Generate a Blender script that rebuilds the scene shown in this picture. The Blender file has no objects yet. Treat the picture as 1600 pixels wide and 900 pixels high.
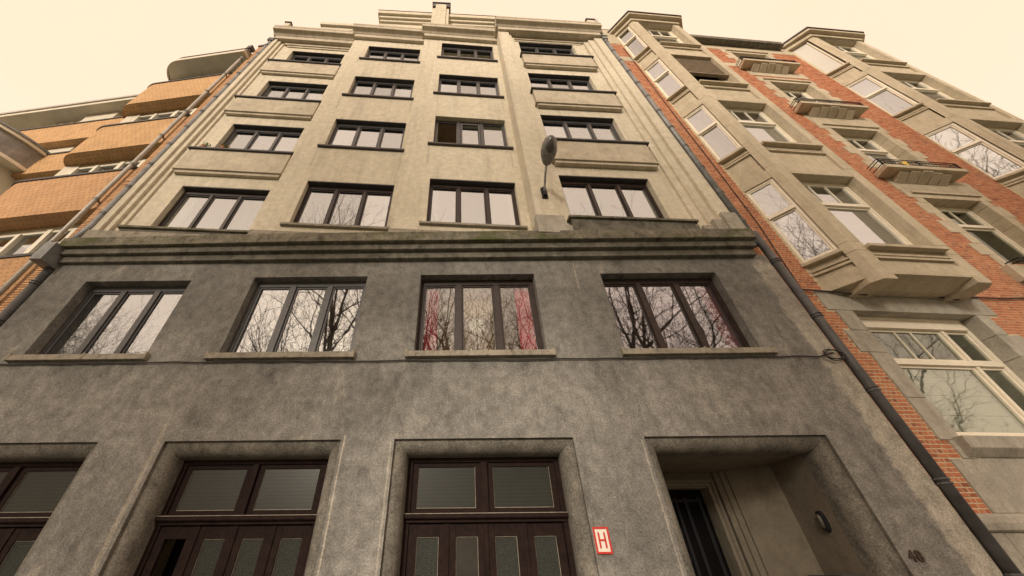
import bpy, math, random
from mathutils import Vector, Matrix
random.seed(7)
sc = bpy.context.scene
COL = sc.collection
R = math.radians

# ------------------------------------------------------------------ camera
cd = bpy.data.cameras.new('camera'); cam = bpy.data.objects.new('camera', cd); COL.objects.link(cam)
cd.sensor_width = 36; cd.lens = 555 / 1600 * 36; cd.shift_x = 75 / 1600; cd.clip_start = .05; cd.clip_end = 3000
_p, _r = R(38.8), .01
F_ = Vector((0, math.cos(_p), math.sin(_p))); U0 = Vector((0, -math.sin(_p), math.cos(_p))); R0 = Vector((1, 0, 0))
RR = R0 * math.cos(_r) - U0 * math.sin(_r); UU = U0 * math.cos(_r) + R0 * math.sin(_r)
cam.matrix_world = Matrix(((RR.x, UU.x, -F_.x, 0), (RR.y, UU.y, -F_.y, -5.03), (RR.z, UU.z, -F_.z, 2.5), (0, 0, 0, 1)))
sc.camera = cam
sc.render.resolution_x = 1024; sc.render.resolution_y = 576

# ------------------------------------------------------------------ sky and sun (overcast)
w = bpy.data.worlds.new('World'); sc.world = w; w.use_nodes = True
nt = w.node_tree; nt.nodes.clear()
out = nt.nodes.new('ShaderNodeOutputWorld'); mixs = nt.nodes.new('ShaderNodeMixShader')
sky = nt.nodes.new('ShaderNodeTexSky'); sky.sky_type = 'NISHITA'; sky.sun_disc = False
SUN_EL, SUN_AZ = 21, 200
sky.sun_elevation = R(SUN_EL); sky.sun_rotation = R(SUN_AZ); sky.dust_density = 6; sky.air_density = 1
b1 = nt.nodes.new('ShaderNodeBackground'); b1.inputs[1].default_value = .1
b2 = nt.nodes.new('ShaderNodeBackground'); b2.inputs[1].default_value = 1.0
tc = nt.nodes.new('ShaderNodeTexCoord'); ns = nt.nodes.new('ShaderNodeTexNoise'); ns.inputs['Scale'].default_value = 2.2; ns.inputs['Detail'].default_value = 5
cr = nt.nodes.new('ShaderNodeValToRGB'); cr.color_ramp.elements[0].position = .35; cr.color_ramp.elements[1].position = .7
cr.color_ramp.elements[0].color = (.63, .455, .325, 1); cr.color_ramp.elements[1].color = (.655, .475, .35, 1)
L = nt.links.new
L(tc.outputs['Generated'], ns.inputs['Vector']); L(ns.outputs['Fac'], cr.inputs[0]); L(cr.outputs[0], b2.inputs[0])
L(sky.outputs[0], b1.inputs[0]); mixs.inputs[0].default_value = .06
L(b2.outputs[0], mixs.inputs[1]); L(b1.outputs[0], mixs.inputs[2]); L(mixs.outputs[0], out.inputs[0])
sd = bpy.data.lights.new('sun', 'SUN'); sd.energy = 1.5; sd.angle = R(12); sd.color = (1, .90, .75)
sun = bpy.data.objects.new('sun', sd); COL.objects.link(sun)
# direction towards the sun: left of the camera, on the street side
_az, _el = R(SUN_AZ), R(SUN_EL)
sdir = Vector((math.sin(_az) * math.cos(_el), math.cos(_az) * math.cos(_el), math.sin(_el)))
sun.rotation_euler = sdir.to_track_quat('Z', 'Y').to_euler()
sc.view_settings.view_transform = 'Standard'; sc.view_settings.look = 'None'
sc.view_settings.exposure = 1.0; sc.view_settings.gamma = 1
sc.cycles.max_bounces = 6; sc.cycles.transparent_max_bounces = 8; sc.cycles.glossy_bounces = 3; sc.cycles.diffuse_bounces = 3

# ------------------------------------------------------------------ materials
def newmat(name):
    m = bpy.data.materials.new(name); m.use_nodes = True; n = m.node_tree
    b = n.nodes['Principled BSDF']; return m, n, b
def noise(n, vec, scale, detail=6, rough=.6, mapscale=None, dist=0):
    if mapscale:
        mp = n.nodes.new('ShaderNodeMapping'); mp.inputs['Scale'].default_value = mapscale
        n.links.new(vec, mp.inputs[0]); vec = mp.outputs[0]
    t = n.nodes.new('ShaderNodeTexNoise'); t.inputs['Scale'].default_value = scale; t.inputs['Detail'].default_value = detail
    t.inputs['Roughness'].default_value = rough; t.inputs['Distortion'].default_value = dist
    n.links.new(vec, t.inputs['Vector']); return t.outputs['Fac']
def ramp(n, fac, a, b, ca=(0, 0, 0, 1), cb=(1, 1, 1, 1)):
    r = n.nodes.new('ShaderNodeValToRGB'); e = r.color_ramp.elements
    e[0].position = a; e[1].position = b; e[0].color = ca; e[1].color = cb
    n.links.new(fac, r.inputs[0]); return r.outputs[0]
def mix(n, fac, a, b, mode='MIX'):
    x = n.nodes.new('ShaderNodeMix'); x.data_type = 'RGBA'; x.blend_type = mode
    for k, v in ((0, fac), (6, a), (7, b)):
        if isinstance(v, (int, float)): x.inputs[k].default_value = v
        elif isinstance(v, tuple): x.inputs[k].default_value = v if len(v) == 4 else v + (1,)
        else: n.links.new(v, x.inputs[k])
    return x.outputs[2]
def bump(n, b, h, strength, dist):
    bp = n.nodes.new('ShaderNodeBump'); bp.inputs['Strength'].default_value = strength; bp.inputs['Distance'].default_value = dist
    n.links.new(h, bp.inputs['Height']); n.links.new(bp.outputs[0], b.inputs['Normal'])
def world_pos(n):
    return n.nodes.new('ShaderNodeNewGeometry').outputs['Position']
def mask_band(n, x0, x1, z0, z1, lean=0.0, soft=.04, wob=.12):
    """patch of different render on the wall: 1 inside the (leaning, wobbly) rectangle"""
    P = world_pos(n); sx = n.nodes.new('ShaderNodeSeparateXYZ'); n.links.new(P, sx.inputs[0])
    nz = noise(n, P, 2.5, 6, .7)
    def mth(op, a, b=None):
        q = n.nodes.new('ShaderNodeMath'); q.operation = op
        for i, v in enumerate((a, b)):
            if v is None: continue
            if isinstance(v, (int, float)): q.inputs[i].default_value = v
            else: n.links.new(v, q.inputs[i])
        return q.outputs[0]
    xx = mth('ADD', mth('ADD', sx.outputs[0], mth('MULTIPLY', sx.outputs[2], lean)), mth('MULTIPLY', mth('SUBTRACT', nz, .5), wob * 2))
    cx, hw = (x0 + x1) / 2, (x1 - x0) / 2; cz, hz = (z0 + z1) / 2, (z1 - z0) / 2
    def edge(v, c, h, s):
        d = mth('SUBTRACT', h, mth('ABSOLUTE', mth('SUBTRACT', v, c)))
        q = n.nodes.new('ShaderNodeMath'); q.operation = 'DIVIDE'; q.use_clamp = True
        n.links.new(d, q.inputs[0]); q.inputs[1].default_value = s; return q.outputs[0]
    return mth('MULTIPLY', edge(xx, cx, hw, soft), edge(sx.outputs[2], cz, hz, soft * 3))
def plaster(name, lo, hi, stain, big=.9, stain_amt=(.5, .72), grain=70, grain_amt=.35, bumpd=.004, pale=None, streak=None, rough=.92, mott=None, patches=(), drips=None):
    m, n, b = newmat(name); P = world_pos(n)
    c = mix(n, ramp(n, noise(n, P, big, 8, .66, (1, 1, .8), .2), .32, .68), lo, hi)
    c = mix(n, ramp(n, noise(n, P, big * 3.1, 9, .72, (1.2, 1.2, .75), .2), *stain_amt), c, stain)
    if streak: c = mix(n, ramp(n, noise(n, P, 3.5, 5, .6, (1.6, 1.6, .09)), .5, .8), c, streak)
    if pale: c = mix(n, ramp(n, noise(n, P, 1.7, 7, .7, (1, 1, .5), 1.2), .6, .74), c, pale)
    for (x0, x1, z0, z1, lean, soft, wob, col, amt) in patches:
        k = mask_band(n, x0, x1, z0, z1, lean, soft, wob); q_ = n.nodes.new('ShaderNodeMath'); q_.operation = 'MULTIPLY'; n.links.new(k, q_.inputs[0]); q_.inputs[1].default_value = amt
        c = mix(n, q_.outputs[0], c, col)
    if drips:
        q_ = n.nodes.new('ShaderNodeMath'); q_.operation = 'MULTIPLY'; n.links.new(mask_band(n, -9, 7, drips[0], drips[1], 0, .3, 0), q_.inputs[0])
        n.links.new(ramp(n, noise(n, P, 5, 6, .7, (2.2, 2.2, .12)), .47, .66), q_.inputs[1])
        q2_ = n.nodes.new('ShaderNodeMath'); q2_.operation = 'MULTIPLY'; n.links.new(q_.outputs[0], q2_.inputs[0]); q2_.inputs[1].default_value = .55
        c = mix(n, q2_.outputs[0], c, drips[2])
    if mott:
        c = mix(n, 1.0, c, ramp(n, noise(n, P, 5.5, 7, .75, (1.1, 1.1, 1), .1), .33, .62, (mott[0],) * 3 + (1,), (mott[1],) * 3 + (1,)), 'MULTIPLY')
    g = noise(n, P, grain, 4, .7)
    gc = ramp(n, g, .3, .7, (1 - grain_amt,) * 3 + (1,), (1 + grain_amt * .6,) * 3 + (1,))
    c = mix(n, 1.0, c, gc, 'MULTIPLY')
    g2 = noise(n, P, grain / 7, 5, .7)
    c = mix(n, 1.0, c, ramp(n, g2, .3, .7, (.86, .86, .86, 1), (1.1, 1.1, 1.1, 1)), 'MULTIPLY')
    n.links.new(c, b.inputs['Base Color']); b.inputs['Roughness'].default_value = rough
    b.inputs['Specular IOR Level'].default_value = .25
    bump(n, b, g, .6, bumpd); return m
def simple(name, col, rough=.6, metal=0, var=.15, scale=6, bumpd=0, spec=.4):
    m, n, b = newmat(name); P = world_pos(n)
    f = noise(n, P, scale, 6, .65)
    c = mix(n, 1.0, col + (1,), ramp(n, f, .3, .7, (1 - var,) * 3 + (1,), (1 + var,) * 3 + (1,)), 'MULTIPLY')
    n.links.new(c, b.inputs['Base Color']); b.inputs['Roughness'].default_value = rough; b.inputs['Metallic'].default_value = metal
    b.inputs['Specular IOR Level'].default_value = spec
    if bumpd: bump(n, b, f, .5, bumpd)
    return m
M = {}
M['dark'] = plaster('grey_cement_render', (.185, .18, .168), (.32, .309, .285), (.115, .112, .105), .75, (.54, .72), 48, .5, .012, pale=(.42, .39, .335), mott=(.66, 1.2), drips=(4.2, 5.15, (.115, .11, .10)),
                    patches=[(5.5, 6.3, 0, 7.2, 0, .06, .22, (.54, .50, .42), .75), (1.86, 1.91, 6.45, 7.2, -.03, .03, .02, (.56, .51, .42), .7),
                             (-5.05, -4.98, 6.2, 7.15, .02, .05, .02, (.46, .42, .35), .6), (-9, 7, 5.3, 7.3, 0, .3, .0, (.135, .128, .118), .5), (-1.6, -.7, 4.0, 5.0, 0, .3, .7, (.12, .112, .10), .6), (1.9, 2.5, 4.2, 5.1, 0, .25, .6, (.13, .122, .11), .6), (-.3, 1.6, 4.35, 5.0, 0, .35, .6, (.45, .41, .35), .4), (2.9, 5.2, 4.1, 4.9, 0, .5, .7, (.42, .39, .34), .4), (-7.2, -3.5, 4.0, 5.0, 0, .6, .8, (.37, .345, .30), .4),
                             (-4.2, -4.12, 2.0, 4.2, .0, .02, .03, (.5, .45, .37), .5), (-1.66, -1.63, .5, 4.0, .0, .01, .02, (.62, .56, .46), .6),
                             (-1.02, -.99, .5, 3.9, .0, .01, .015, (.60, .55, .45), .45), (2.36, 2.39, .5, 3.9, .0, .01, .015, (.55, .5, .42), .5)])
M['molding'] = plaster('rough_cement_moulding', (.15, .14, .12), (.25, .232, .20), (.105, .098, .086), 1.5, (.5, .7), 50, .55, .012, mott=(.75, 1.15))
M['cornice'] = plaster('weathered_cement_cornice', (.13, .12, .10), (.22, .205, .17), (.08, .076, .064), 1.6, (.5, .68), 50, .45, .01, pale=(.30, .275, .225), mott=(.7, 1.2))
def mossy():
    m = plaster('mossy_cement_edge', (.15, .138, .11), (.27, .245, .19), (.075, .072, .05), 1.8, (.5, .68), 50, .45, .01, mott=(.65, 1.2))
    n = m.node_tree; b = n.nodes['Principled BSDF']; src = b.inputs['Base Color'].links[0].from_socket; P = world_pos(n)
    k = ramp(n, noise(n, P, 2.2, 9, .75, (.6, 1, 1.5)), .5, .62)
    n.links.new(mix(n, k, src, (.085, .09, .035)), b.inputs['Base Color']); return m
M['moss'] = mossy()
M['beige'] = plaster('beige_render', (.60, .54, .425), (.70, .635, .51), (.48, .425, .33), .4, (.56, .8), 45, .16, .004, mott=(.92, 1.04), streak=(.50, .445, .35),
    patches=[(x - .04, x + .05, z - .95, z - .02, 0, .05, .05, (.30, .265, .21), .42) for x, z in ((-3.87, 11.45), (-1.66, 11.45), (-.90, 11.5), (1.30, 11.5), (-1.66, 14.6), (1.30, 14.65), (-1.64, 8.9 - .0), (-3.9, 14.6))])
M['beige_trim'] = plaster('beige_render_trim', (.46, .40, .31), (.60, .53, .42), (.32, .28, .21), 1.2, (.5, .8), 45, .15, .002)
M['flash'] = simple('dark_lead_flashing', (.055, .05, .052), .6, 0, .3)
M['frame_brown'] = simple('brown_painted_frame', (.032, .02, .017), .45, 0, .35, 8)
M['frame_grey'] = simple('anthracite_frame', (.075, .072, .075), .4, 0, .2, 8)
M['door_wood'] = simple('dark_varnished_wood', (.018, .0095, .008), .7, 0, .45, 12, spec=.12)
M['sill'] = plaster('worn_stone_sill', (.27, .245, .20), (.38, .34, .275), (.15, .135, .11), 3, (.5, .7), 60, .25, .003)
M['dark_sill'] = simple('dark_glazed_sill', (.06, .05, .048), .5, 0, .3)
M['zinc'] = simple('weathered_zinc_pipe', (.21, .215, .215), .5, .3, .3, 5)
M['zinc_dark'] = simple('dark_painted_pipe', (.085, .085, .088), .5, .2, .35, 4)
M['zinc_light'] = simple('pale_zinc_pipe', (.40, .38, .34), .5, .2, .2, 5)
M['iron'] = simple('black_iron', (.016, .016, .019), .6, .1, .2, spec=.2)
M['cable'] = simple('black_rubber', (.035, .033, .03), .6, 0, .2)
M['stone'] = plaster('yellow_sandstone', (.48, .41, .30), (.60, .52, .395), (.38, .32, .23), 1.1, (.55, .85), 40, .14, .002, streak=(.44, .37, .265))
M['bluestone'] = plaster('grey_bluestone', (.34, .315, .27), (.50, .465, .395), (.25, .23, .19), 1.4, (.5, .75), 35, .2, .003, streak=(.33, .30, .245))
M['mortar'] = simple('lime_mortar', (.56, .47, .32), .95, 0, .2, 20)
M['cream'] = simple('cream_painted_wood', (.80, .73, .60), .45, 0, .08, 4)
M['cream2'] = simple('ivory_painted_wall', (.62, .56, .45), .7, 0, .12, 2)
M['slate'] = simple('grey_slate_cladding', (.26, .24, .225), .7, 0, .3, 3)
M['interior'] = simple('dim_room_wall', (.10, .085, .07), .9, 0, .2)
M['interior_warm'] = simple('warm_room_wall', (.40, .31, .23), .9, 0, .2)
M['white_curtain'] = simple('white_net_curtain', (.78, .76, .72), .9, 0, .1)
M['blind'] = simple('pale_roller_blind', (.60, .575, .53), .85, 0, .04, 1)
M['red_curtain'] = simple('crimson_curtain', (.80, .05, .10), .9, 0, .3, 6)
M['passage'] = plaster('dim_passage_plaster', (.18, .155, .12), (.235, .205, .16), (.145, .125, .096), 1.2, (.5, .75), 40, .15, .002)
M['red'] = simple('red_enamel', (.55, .035, .03), .35, 0, .08)
M['white_enamel'] = simple('white_enamel', (.78, .74, .66), .35, 0, .06)
M['bronze'] = simple('dark_bronze', (.07, .045, .035), .5, .4, .3)
M['lamp_metal'] = simple('grey_cast_aluminium', (.26, .25, .235), .5, .3, .3, 12)
M['yellow'] = simple('yellow_plastic', (.75, .48, .05), .4)
M['asphalt'] = simple('asphalt', (.05, .05, .05), .9, 0, .3, 3)
M['paving'] = simple('pavement_slab', (.24, .225, .2), .9, 0, .25, 2)
M['grass'] = simple('park_grass', (.06, .09, .03), .95, 0, .4, 1)
M['bark'] = simple('winter_bark', (.075, .058, .045), .9, 0, .4, 4)
M['leaf'] = simple('balcony_leaf', (.10, .16, .04), .7, 0, .4, 30)
M['petal'] = simple('orange_petal', (.8, .35, .05), .7, 0, .2, 30)
M['roof'] = simple('roof_slate', (.10, .10, .115), .7, 0, .3, 4)
def brickmat(name, cols, attr=True):
    m, n, b = newmat(name); P = world_pos(n)
    at = n.nodes.new('ShaderNodeAttribute'); at.attribute_name = 'rnd'
    oi = n.nodes.new('ShaderNodeObjectInfo')
    ad = n.nodes.new('ShaderNodeMath'); ad.operation = 'ADD'; n.links.new(at.outputs['Fac'], ad.inputs[0]); n.links.new(oi.outputs['Random'], ad.inputs[1])
    fr = n.nodes.new('ShaderNodeMath'); fr.operation = 'FRACT'; n.links.new(ad.outputs[0], fr.inputs[0])
    r = n.nodes.new('ShaderNodeValToRGB'); e = r.color_ramp.elements
    e[0].color = cols[0] + (1,); e[1].color = cols[-1] + (1,)
    for i, c in enumerate(cols[1:-1]):
        q = e.new((i + 1) / (len(cols) - 1)); q.color = c + (1,)
    n.links.new(fr.outputs[0], r.inputs[0])
    f = noise(n, P, 30, 5, .7)
    c = mix(n, 1.0, r.outputs[0], ramp(n, f, .3, .7, (.72, .72, .72, 1), (1.15, 1.15, 1.15, 1)), 'MULTIPLY')
    c = mix(n, ramp(n, noise(n, P, 1.1, 6, .7), .55, .8), c, (.30, .17, .105))
    n.links.new(c, b.inputs['Base Color']); b.inputs['Roughness'].default_value = .9
    bump(n, b, f, .5, .004); return m
M['brick'] = brickmat('red_brick', [(.27, .085, .05), (.56, .19, .085), (.46, .15, .07), (.60, .25, .12), (.38, .115, .06), (.54, .20, .095)])
M['obrick'] = brickmat('orange_slim_brick', [(.48, .26, .14), (.64, .38, .20), (.56, .32, .17), (.70, .44, .25)])
def soldier(name, c1, c2, mort, row=.075, length=.24):
    m, n, b = newmat(name)
    uv = n.nodes.new('ShaderNodeUVMap'); uv.uv_map = 'UVMap'
    mp = n.nodes.new('ShaderNodeMapping'); mp.inputs['Rotation'].default_value = (0, 0, R(90)); n.links.new(uv.outputs[0], mp.inputs[0])
    bt = n.nodes.new('ShaderNodeTexBrick'); bt.inputs['Scale'].default_value = 1; bt.inputs['Brick Width'].default_value = length
    bt.inputs['Row Height'].default_value = row; bt.inputs['Mortar Size'].default_value = .013; bt.inputs['Mortar Smooth'].default_value = .2
    bt.offset = .5; bt.inputs['Color1'].default_value = c1 + (1,); bt.inputs['Color2'].default_value = c2 + (1,); bt.inputs['Mortar'].default_value = mort + (1,)
    n.links.new(mp.outputs[0], bt.inputs['Vector'])
    P = world_pos(n)
    c = mix(n, 1.0, bt.outputs['Color'], ramp(n, noise(n, P, 3, 7, .7), .3, .7, (.8, .8, .8, 1), (1.12, 1.12, 1.12, 1)), 'MULTIPLY')
    n.links.new(c, b.inputs['Base Color']); b.inputs['Roughness'].default_value = .85
    iv = n.nodes.new('ShaderNodeMath'); iv.operation = 'SUBTRACT'; iv.inputs[0].default_value = 1; n.links.new(bt.outputs['Fac'], iv.inputs[1])
    bump(n, b, iv.outputs[0], .8, .02); return m
M['band'] = soldier('orange_soldier_brick', (.58, .34, .155), (.65, .40, .19), (.40, .23, .11))
M['band_low'] = soldier('russet_soldier_brick', (.54, .30, .145), (.62, .36, .175), (.36, .20, .10))
def glass(name, refl=.62, tint=(.80, .88, 1.0), wav=.003, see=(.8, .82, .8), rough=0.022):
    m, n, b = newmat(name); n.nodes.remove(b); o = n.nodes['Material Output']
    g = n.nodes.new('ShaderNodeBsdfGlossy'); g.inputs['Color'].default_value = tint + (1,); g.inputs['Roughness'].default_value = rough
    t = n.nodes.new('ShaderNodeBsdfTransparent'); t.inputs['Color'].default_value = see + (1,)
    x = n.nodes.new('ShaderNodeMixShader'); oi = n.nodes.new('ShaderNodeObjectInfo'); ma = n.nodes.new('ShaderNodeMath'); ma.operation = 'MULTIPLY_ADD'
    n.links.new(oi.outputs['Random'], ma.inputs[0]); ma.inputs[1].default_value = .2; ma.inputs[2].default_value = refl - .12; n.links.new(ma.outputs[0], x.inputs[0])
    n.links.new(t.outputs[0], x.inputs[1]); n.links.new(g.outputs[0], x.inputs[2]); n.links.new(x.outputs[0], o.inputs['Surface'])
    bp = n.nodes.new('ShaderNodeBump'); bp.inputs['Strength'].default_value = .5; bp.inputs['Distance'].default_value = wav
    n.links.new(noise(n, world_pos(n), 1.6, 2, .5), bp.inputs['Height']); n.links.new(bp.outputs[0], g.inputs['Normal'])
    return m
M['glass'] = glass('window_glass', .50, (.88, .945, 1.0))
M['glass_clear'] = glass('clear_glass', .24, (.9, .95, 1.0))
M['glass_mid'] = glass('curtained_glass', .40, (.88, .90, 1.0))
M['glass_right'] = glass('bay_glass', .50, (.89, .935, 1.0), .003)
M['glass_old'] = glass('old_greenish_glass', .26, (.85, .92, .88), .003, (.80, .83, .78))
def obscured():
    m, n, b = newmat('patterned_obscure_glass'); P = world_pos(n)
    f = noise(n, P, 75, 3, .6)
    c = mix(n, ramp(n, f, .35, .65), (.012, .013, .011), (.048, .051, .042))
    n.links.new(c, b.inputs['Base Color']); b.inputs['Roughness'].default_value = .45; b.inputs['Specular IOR Level'].default_value = .18
    bump(n, b, f, .8, .01); return m
M['obscure'] = obscured()
M['pane_dark'] = simple('dusty_dark_pane', (.014, .015, .013), .12, 0, .6, 3, spec=.5)
def ribbed():
    m, n, b = newmat('ribbed_wire_glass'); P = world_pos(n)
    wv = n.nodes.new('ShaderNodeTexWave'); wv.bands_direction = 'Z'; wv.inputs['Scale'].default_value = 7; wv.inputs['Distortion'].default_value = .6
    n.links.new(P, wv.inputs['Vector'])
    c = mix(n, wv.outputs['Fac'], (.021, .023, .019), (.028, .03, .024))
    c = mix(n, ramp(n, noise(n, P, 3, 6, .7), .5, .8), c, (.018, .019, .016))
    n.links.new(c, b.inputs['Base Color']); b.inputs['Roughness'].default_value = .3
    bump(n, b, wv.outputs['Fac'], .1, .001); b.inputs['Specular IOR Level'].default_value = .25; return m
M['ribbed'] = ribbed()
def emis(name, col, s):
    m, n, b = newmat(name); b.inputs['Base Color'].default_value = col + (1,); b.inputs['Emission Color'].default_value = col + (1,); b.inputs['Emission Strength'].default_value = s; return m
M['bulb'] = emis('lit_bulb', (1, .75, .4), 1.0)
M['wood_shutter'] = simple('weathered_brown_shutter', (.20, .15, .10), .8, 0, .25, 8)
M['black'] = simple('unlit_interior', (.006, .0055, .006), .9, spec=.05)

# ------------------------------------------------------------------ geometry helpers
class Fr:
    """local frame: s along the wall, y into the wall, z up"""
    def __init__(self, o, ang):
        a = R(ang); self.o = Vector((o[0], o[1], 0)); self.t = Vector((math.cos(a), math.sin(a), 0)); self.n = Vector((-math.sin(a), math.cos(a), 0)); self.a = a
    def P(self, s, y, z): return self.o + self.t * s + self.n * y + Vector((0, 0, z))
W0 = Fr((0, 0), 0)
class MB:
    def __init__(self, fr=W0): self.fr = fr; self.v = []; self.f = []; self.uv = None; self.rnd = None
    def add(self, pts, faces, fr=None, raw=False):
        k = len(self.v); fr = fr or self.fr
        self.v += [Vector(p) if raw else fr.P(*p) for p in pts]; self.f += [tuple(i + k for i in q) for q in faces]; return self
    def box(self, s0, s1, y0, y1, z0, z1, fr=None):
        return self.add([(s0, y0, z0), (s1, y0, z0), (s1, y1, z0), (s0, y1, z0), (s0, y0, z1), (s1, y0, z1), (s1, y1, z1), (s0, y1, z1)],
                        [(0, 3, 2, 1), (4, 5, 6, 7), (0, 1, 5, 4), (1, 2, 6, 5), (2, 3, 7, 6), (3, 0, 4, 7)], fr)
    def quad(self, *pts): return self.add(pts, [(0, 1, 2, 3)])
    def plan(self, poly, z0, z1, cap=True):
        n = len(poly); pts = [(a, b, z0) for a, b in poly] + [(a, b, z1) for a, b in poly]
        fs = [(i, (i + 1) % n, (i + 1) % n + n, i + n) for i in range(n)]
        if cap: fs += [tuple(range(n))[::-1], tuple(range(n, 2 * n))]
        return self.add(pts, fs)
    def prof(self, poly, s0, s1):
        n = len(poly); pts = [(s0, a, b) for a, b in poly] + [(s1, a, b) for a, b in poly]
        fs = [(i, (i + 1) % n, (i + 1) % n + n, i + n) for i in range(n)] + [tuple(range(n))[::-1], tuple(range(n, 2 * n))]
        return self.add(pts, fs)
    def tube(self, pts, r, n=8, r2=None, raw=False, cap=True):
        P = [Vector(p) if raw else self.fr.P(*p) for p in pts]; k = len(self.v); N = len(P)
        for i, p in enumerate(P):
            d = (P[min(i + 1, N - 1)] - P[max(i - 1, 0)]).normalized()
            a = d.cross(Vector((0, 0, 1)) if abs(d.z) < .9 else Vector((1, 0, 0))).normalized(); b = d.cross(a)
            rr = r if r2 is None else r + (r2 - r) * i / (N - 1)
            for j in range(n): q = 2 * math.pi * j / n; self.v.append(p + a * rr * math.cos(q) + b * rr * math.sin(q))
        for i in range(N - 1):
            for j in range(n): self.f.append((k + i * n + j, k + i * n + (j + 1) % n, k + (i + 1) * n + (j + 1) % n, k + (i + 1) * n + j))
        if cap: self.f.append(tuple(range(k, k + n))[::-1]); self.f.append(tuple(range(k + (N - 1) * n, k + N * n)))
        return self
    def wall(self, s0, s1, z0, z1, holes, y=0., depth=.25):
        """front sheet with rectangular holes and their reveals"""
        S = sorted({s0, s1, *[h[0] for h in holes], *[h[1] for h in holes]}); Z = sorted({z0, z1, *[h[2] for h in holes], *[h[3] for h in holes]})
        S = [s for s in S if s0 <= s <= s1]; Z = [z for z in Z if z0 <= z <= z1]
        for i in range(len(S) - 1):
            for j in range(len(Z) - 1):
                a, b, c, d = S[i], S[i + 1], Z[j], Z[j + 1]; mx, mz = (a + b) / 2, (c + d) / 2
                if any(h[0] < mx < h[1] and h[2] < mz < h[3] for h in holes): continue
                self.add([(a, y, c), (b, y, c), (b, y, d), (a, y, d)], [(0, 1, 2, 3)])
        for h in holes:
            a, b, c, d = h[:4]; dp = h[4] if len(h) > 4 else depth
            self.add([(a, y, c), (a, y, d), (a, y + dp, d), (a, y + dp, c)], [(0, 1, 2, 3)])
            self.add([(b, y, c), (b, y + dp, c), (b, y + dp, d), (b, y, d)], [(0, 1, 2, 3)])
            self.add([(a, y, d), (b, y, d), (b, y + dp, d), (a, y + dp, d)], [(0, 1, 2, 3)])
            if c > z0: self.add([(a, y, c), (a, y + dp, c), (b, y + dp, c), (b, y, c)], [(0, 1, 2, 3)])
        return self
    def build(self, name, mat, parent=None, kind=None, bevel=0, smooth=False, label=None):
        mn = Vector([min(v[i] for v in self.v) for i in range(3)]); mxx = Vector([max(v[i] for v in self.v) for i in range(3)])
        c = (mn + mxx) / 2; me = bpy.data.meshes.new(name)
        me.from_pydata([v - c for v in self.v], [], self.f); me.materials.append(mat)
        if self.uv:
            l = me.uv_layers.new(name='UVMap')
            for i, q in enumerate(self.uv): l.data[i].uv = q
        if self.rnd:
            a = me.attributes.new('rnd', 'FLOAT', 'FACE')
            a.data.foreach_set('value', self.rnd)
        if smooth: me.polygons.foreach_set('use_smooth', [True] * len(me.polygons))
        me.update(); o = bpy.data.objects.new(name, me); COL.objects.link(o)
        base = c
        if parent is not None: o.parent = parent; base = c - WORLD[parent.name]
        o.location = base; WORLD[o.name] = c
        if kind: o['kind'] = kind
        if label: o['label'] = label
        if bevel:
            bv = o.modifiers.new('bevel', 'BEVEL'); bv.width = bevel; bv.segments = 2; bv.limit_method = 'ANGLE'; bv.angle_limit = R(40)
        return o
WORLD = {}
def thing(name, label, cat, loc, group=None):
    o = bpy.data.objects.new(name, None); COL.objects.link(o); o.location = loc; o['label'] = label; o['category'] = cat
    o.empty_display_size = .3
    if group: o['group'] = group
    WORLD[o.name] = Vector(loc); return o
def tag(o, label, cat, group=None):
    o['label'] = label; o['category'] = cat
    if group: o['group'] = group
    return o

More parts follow.
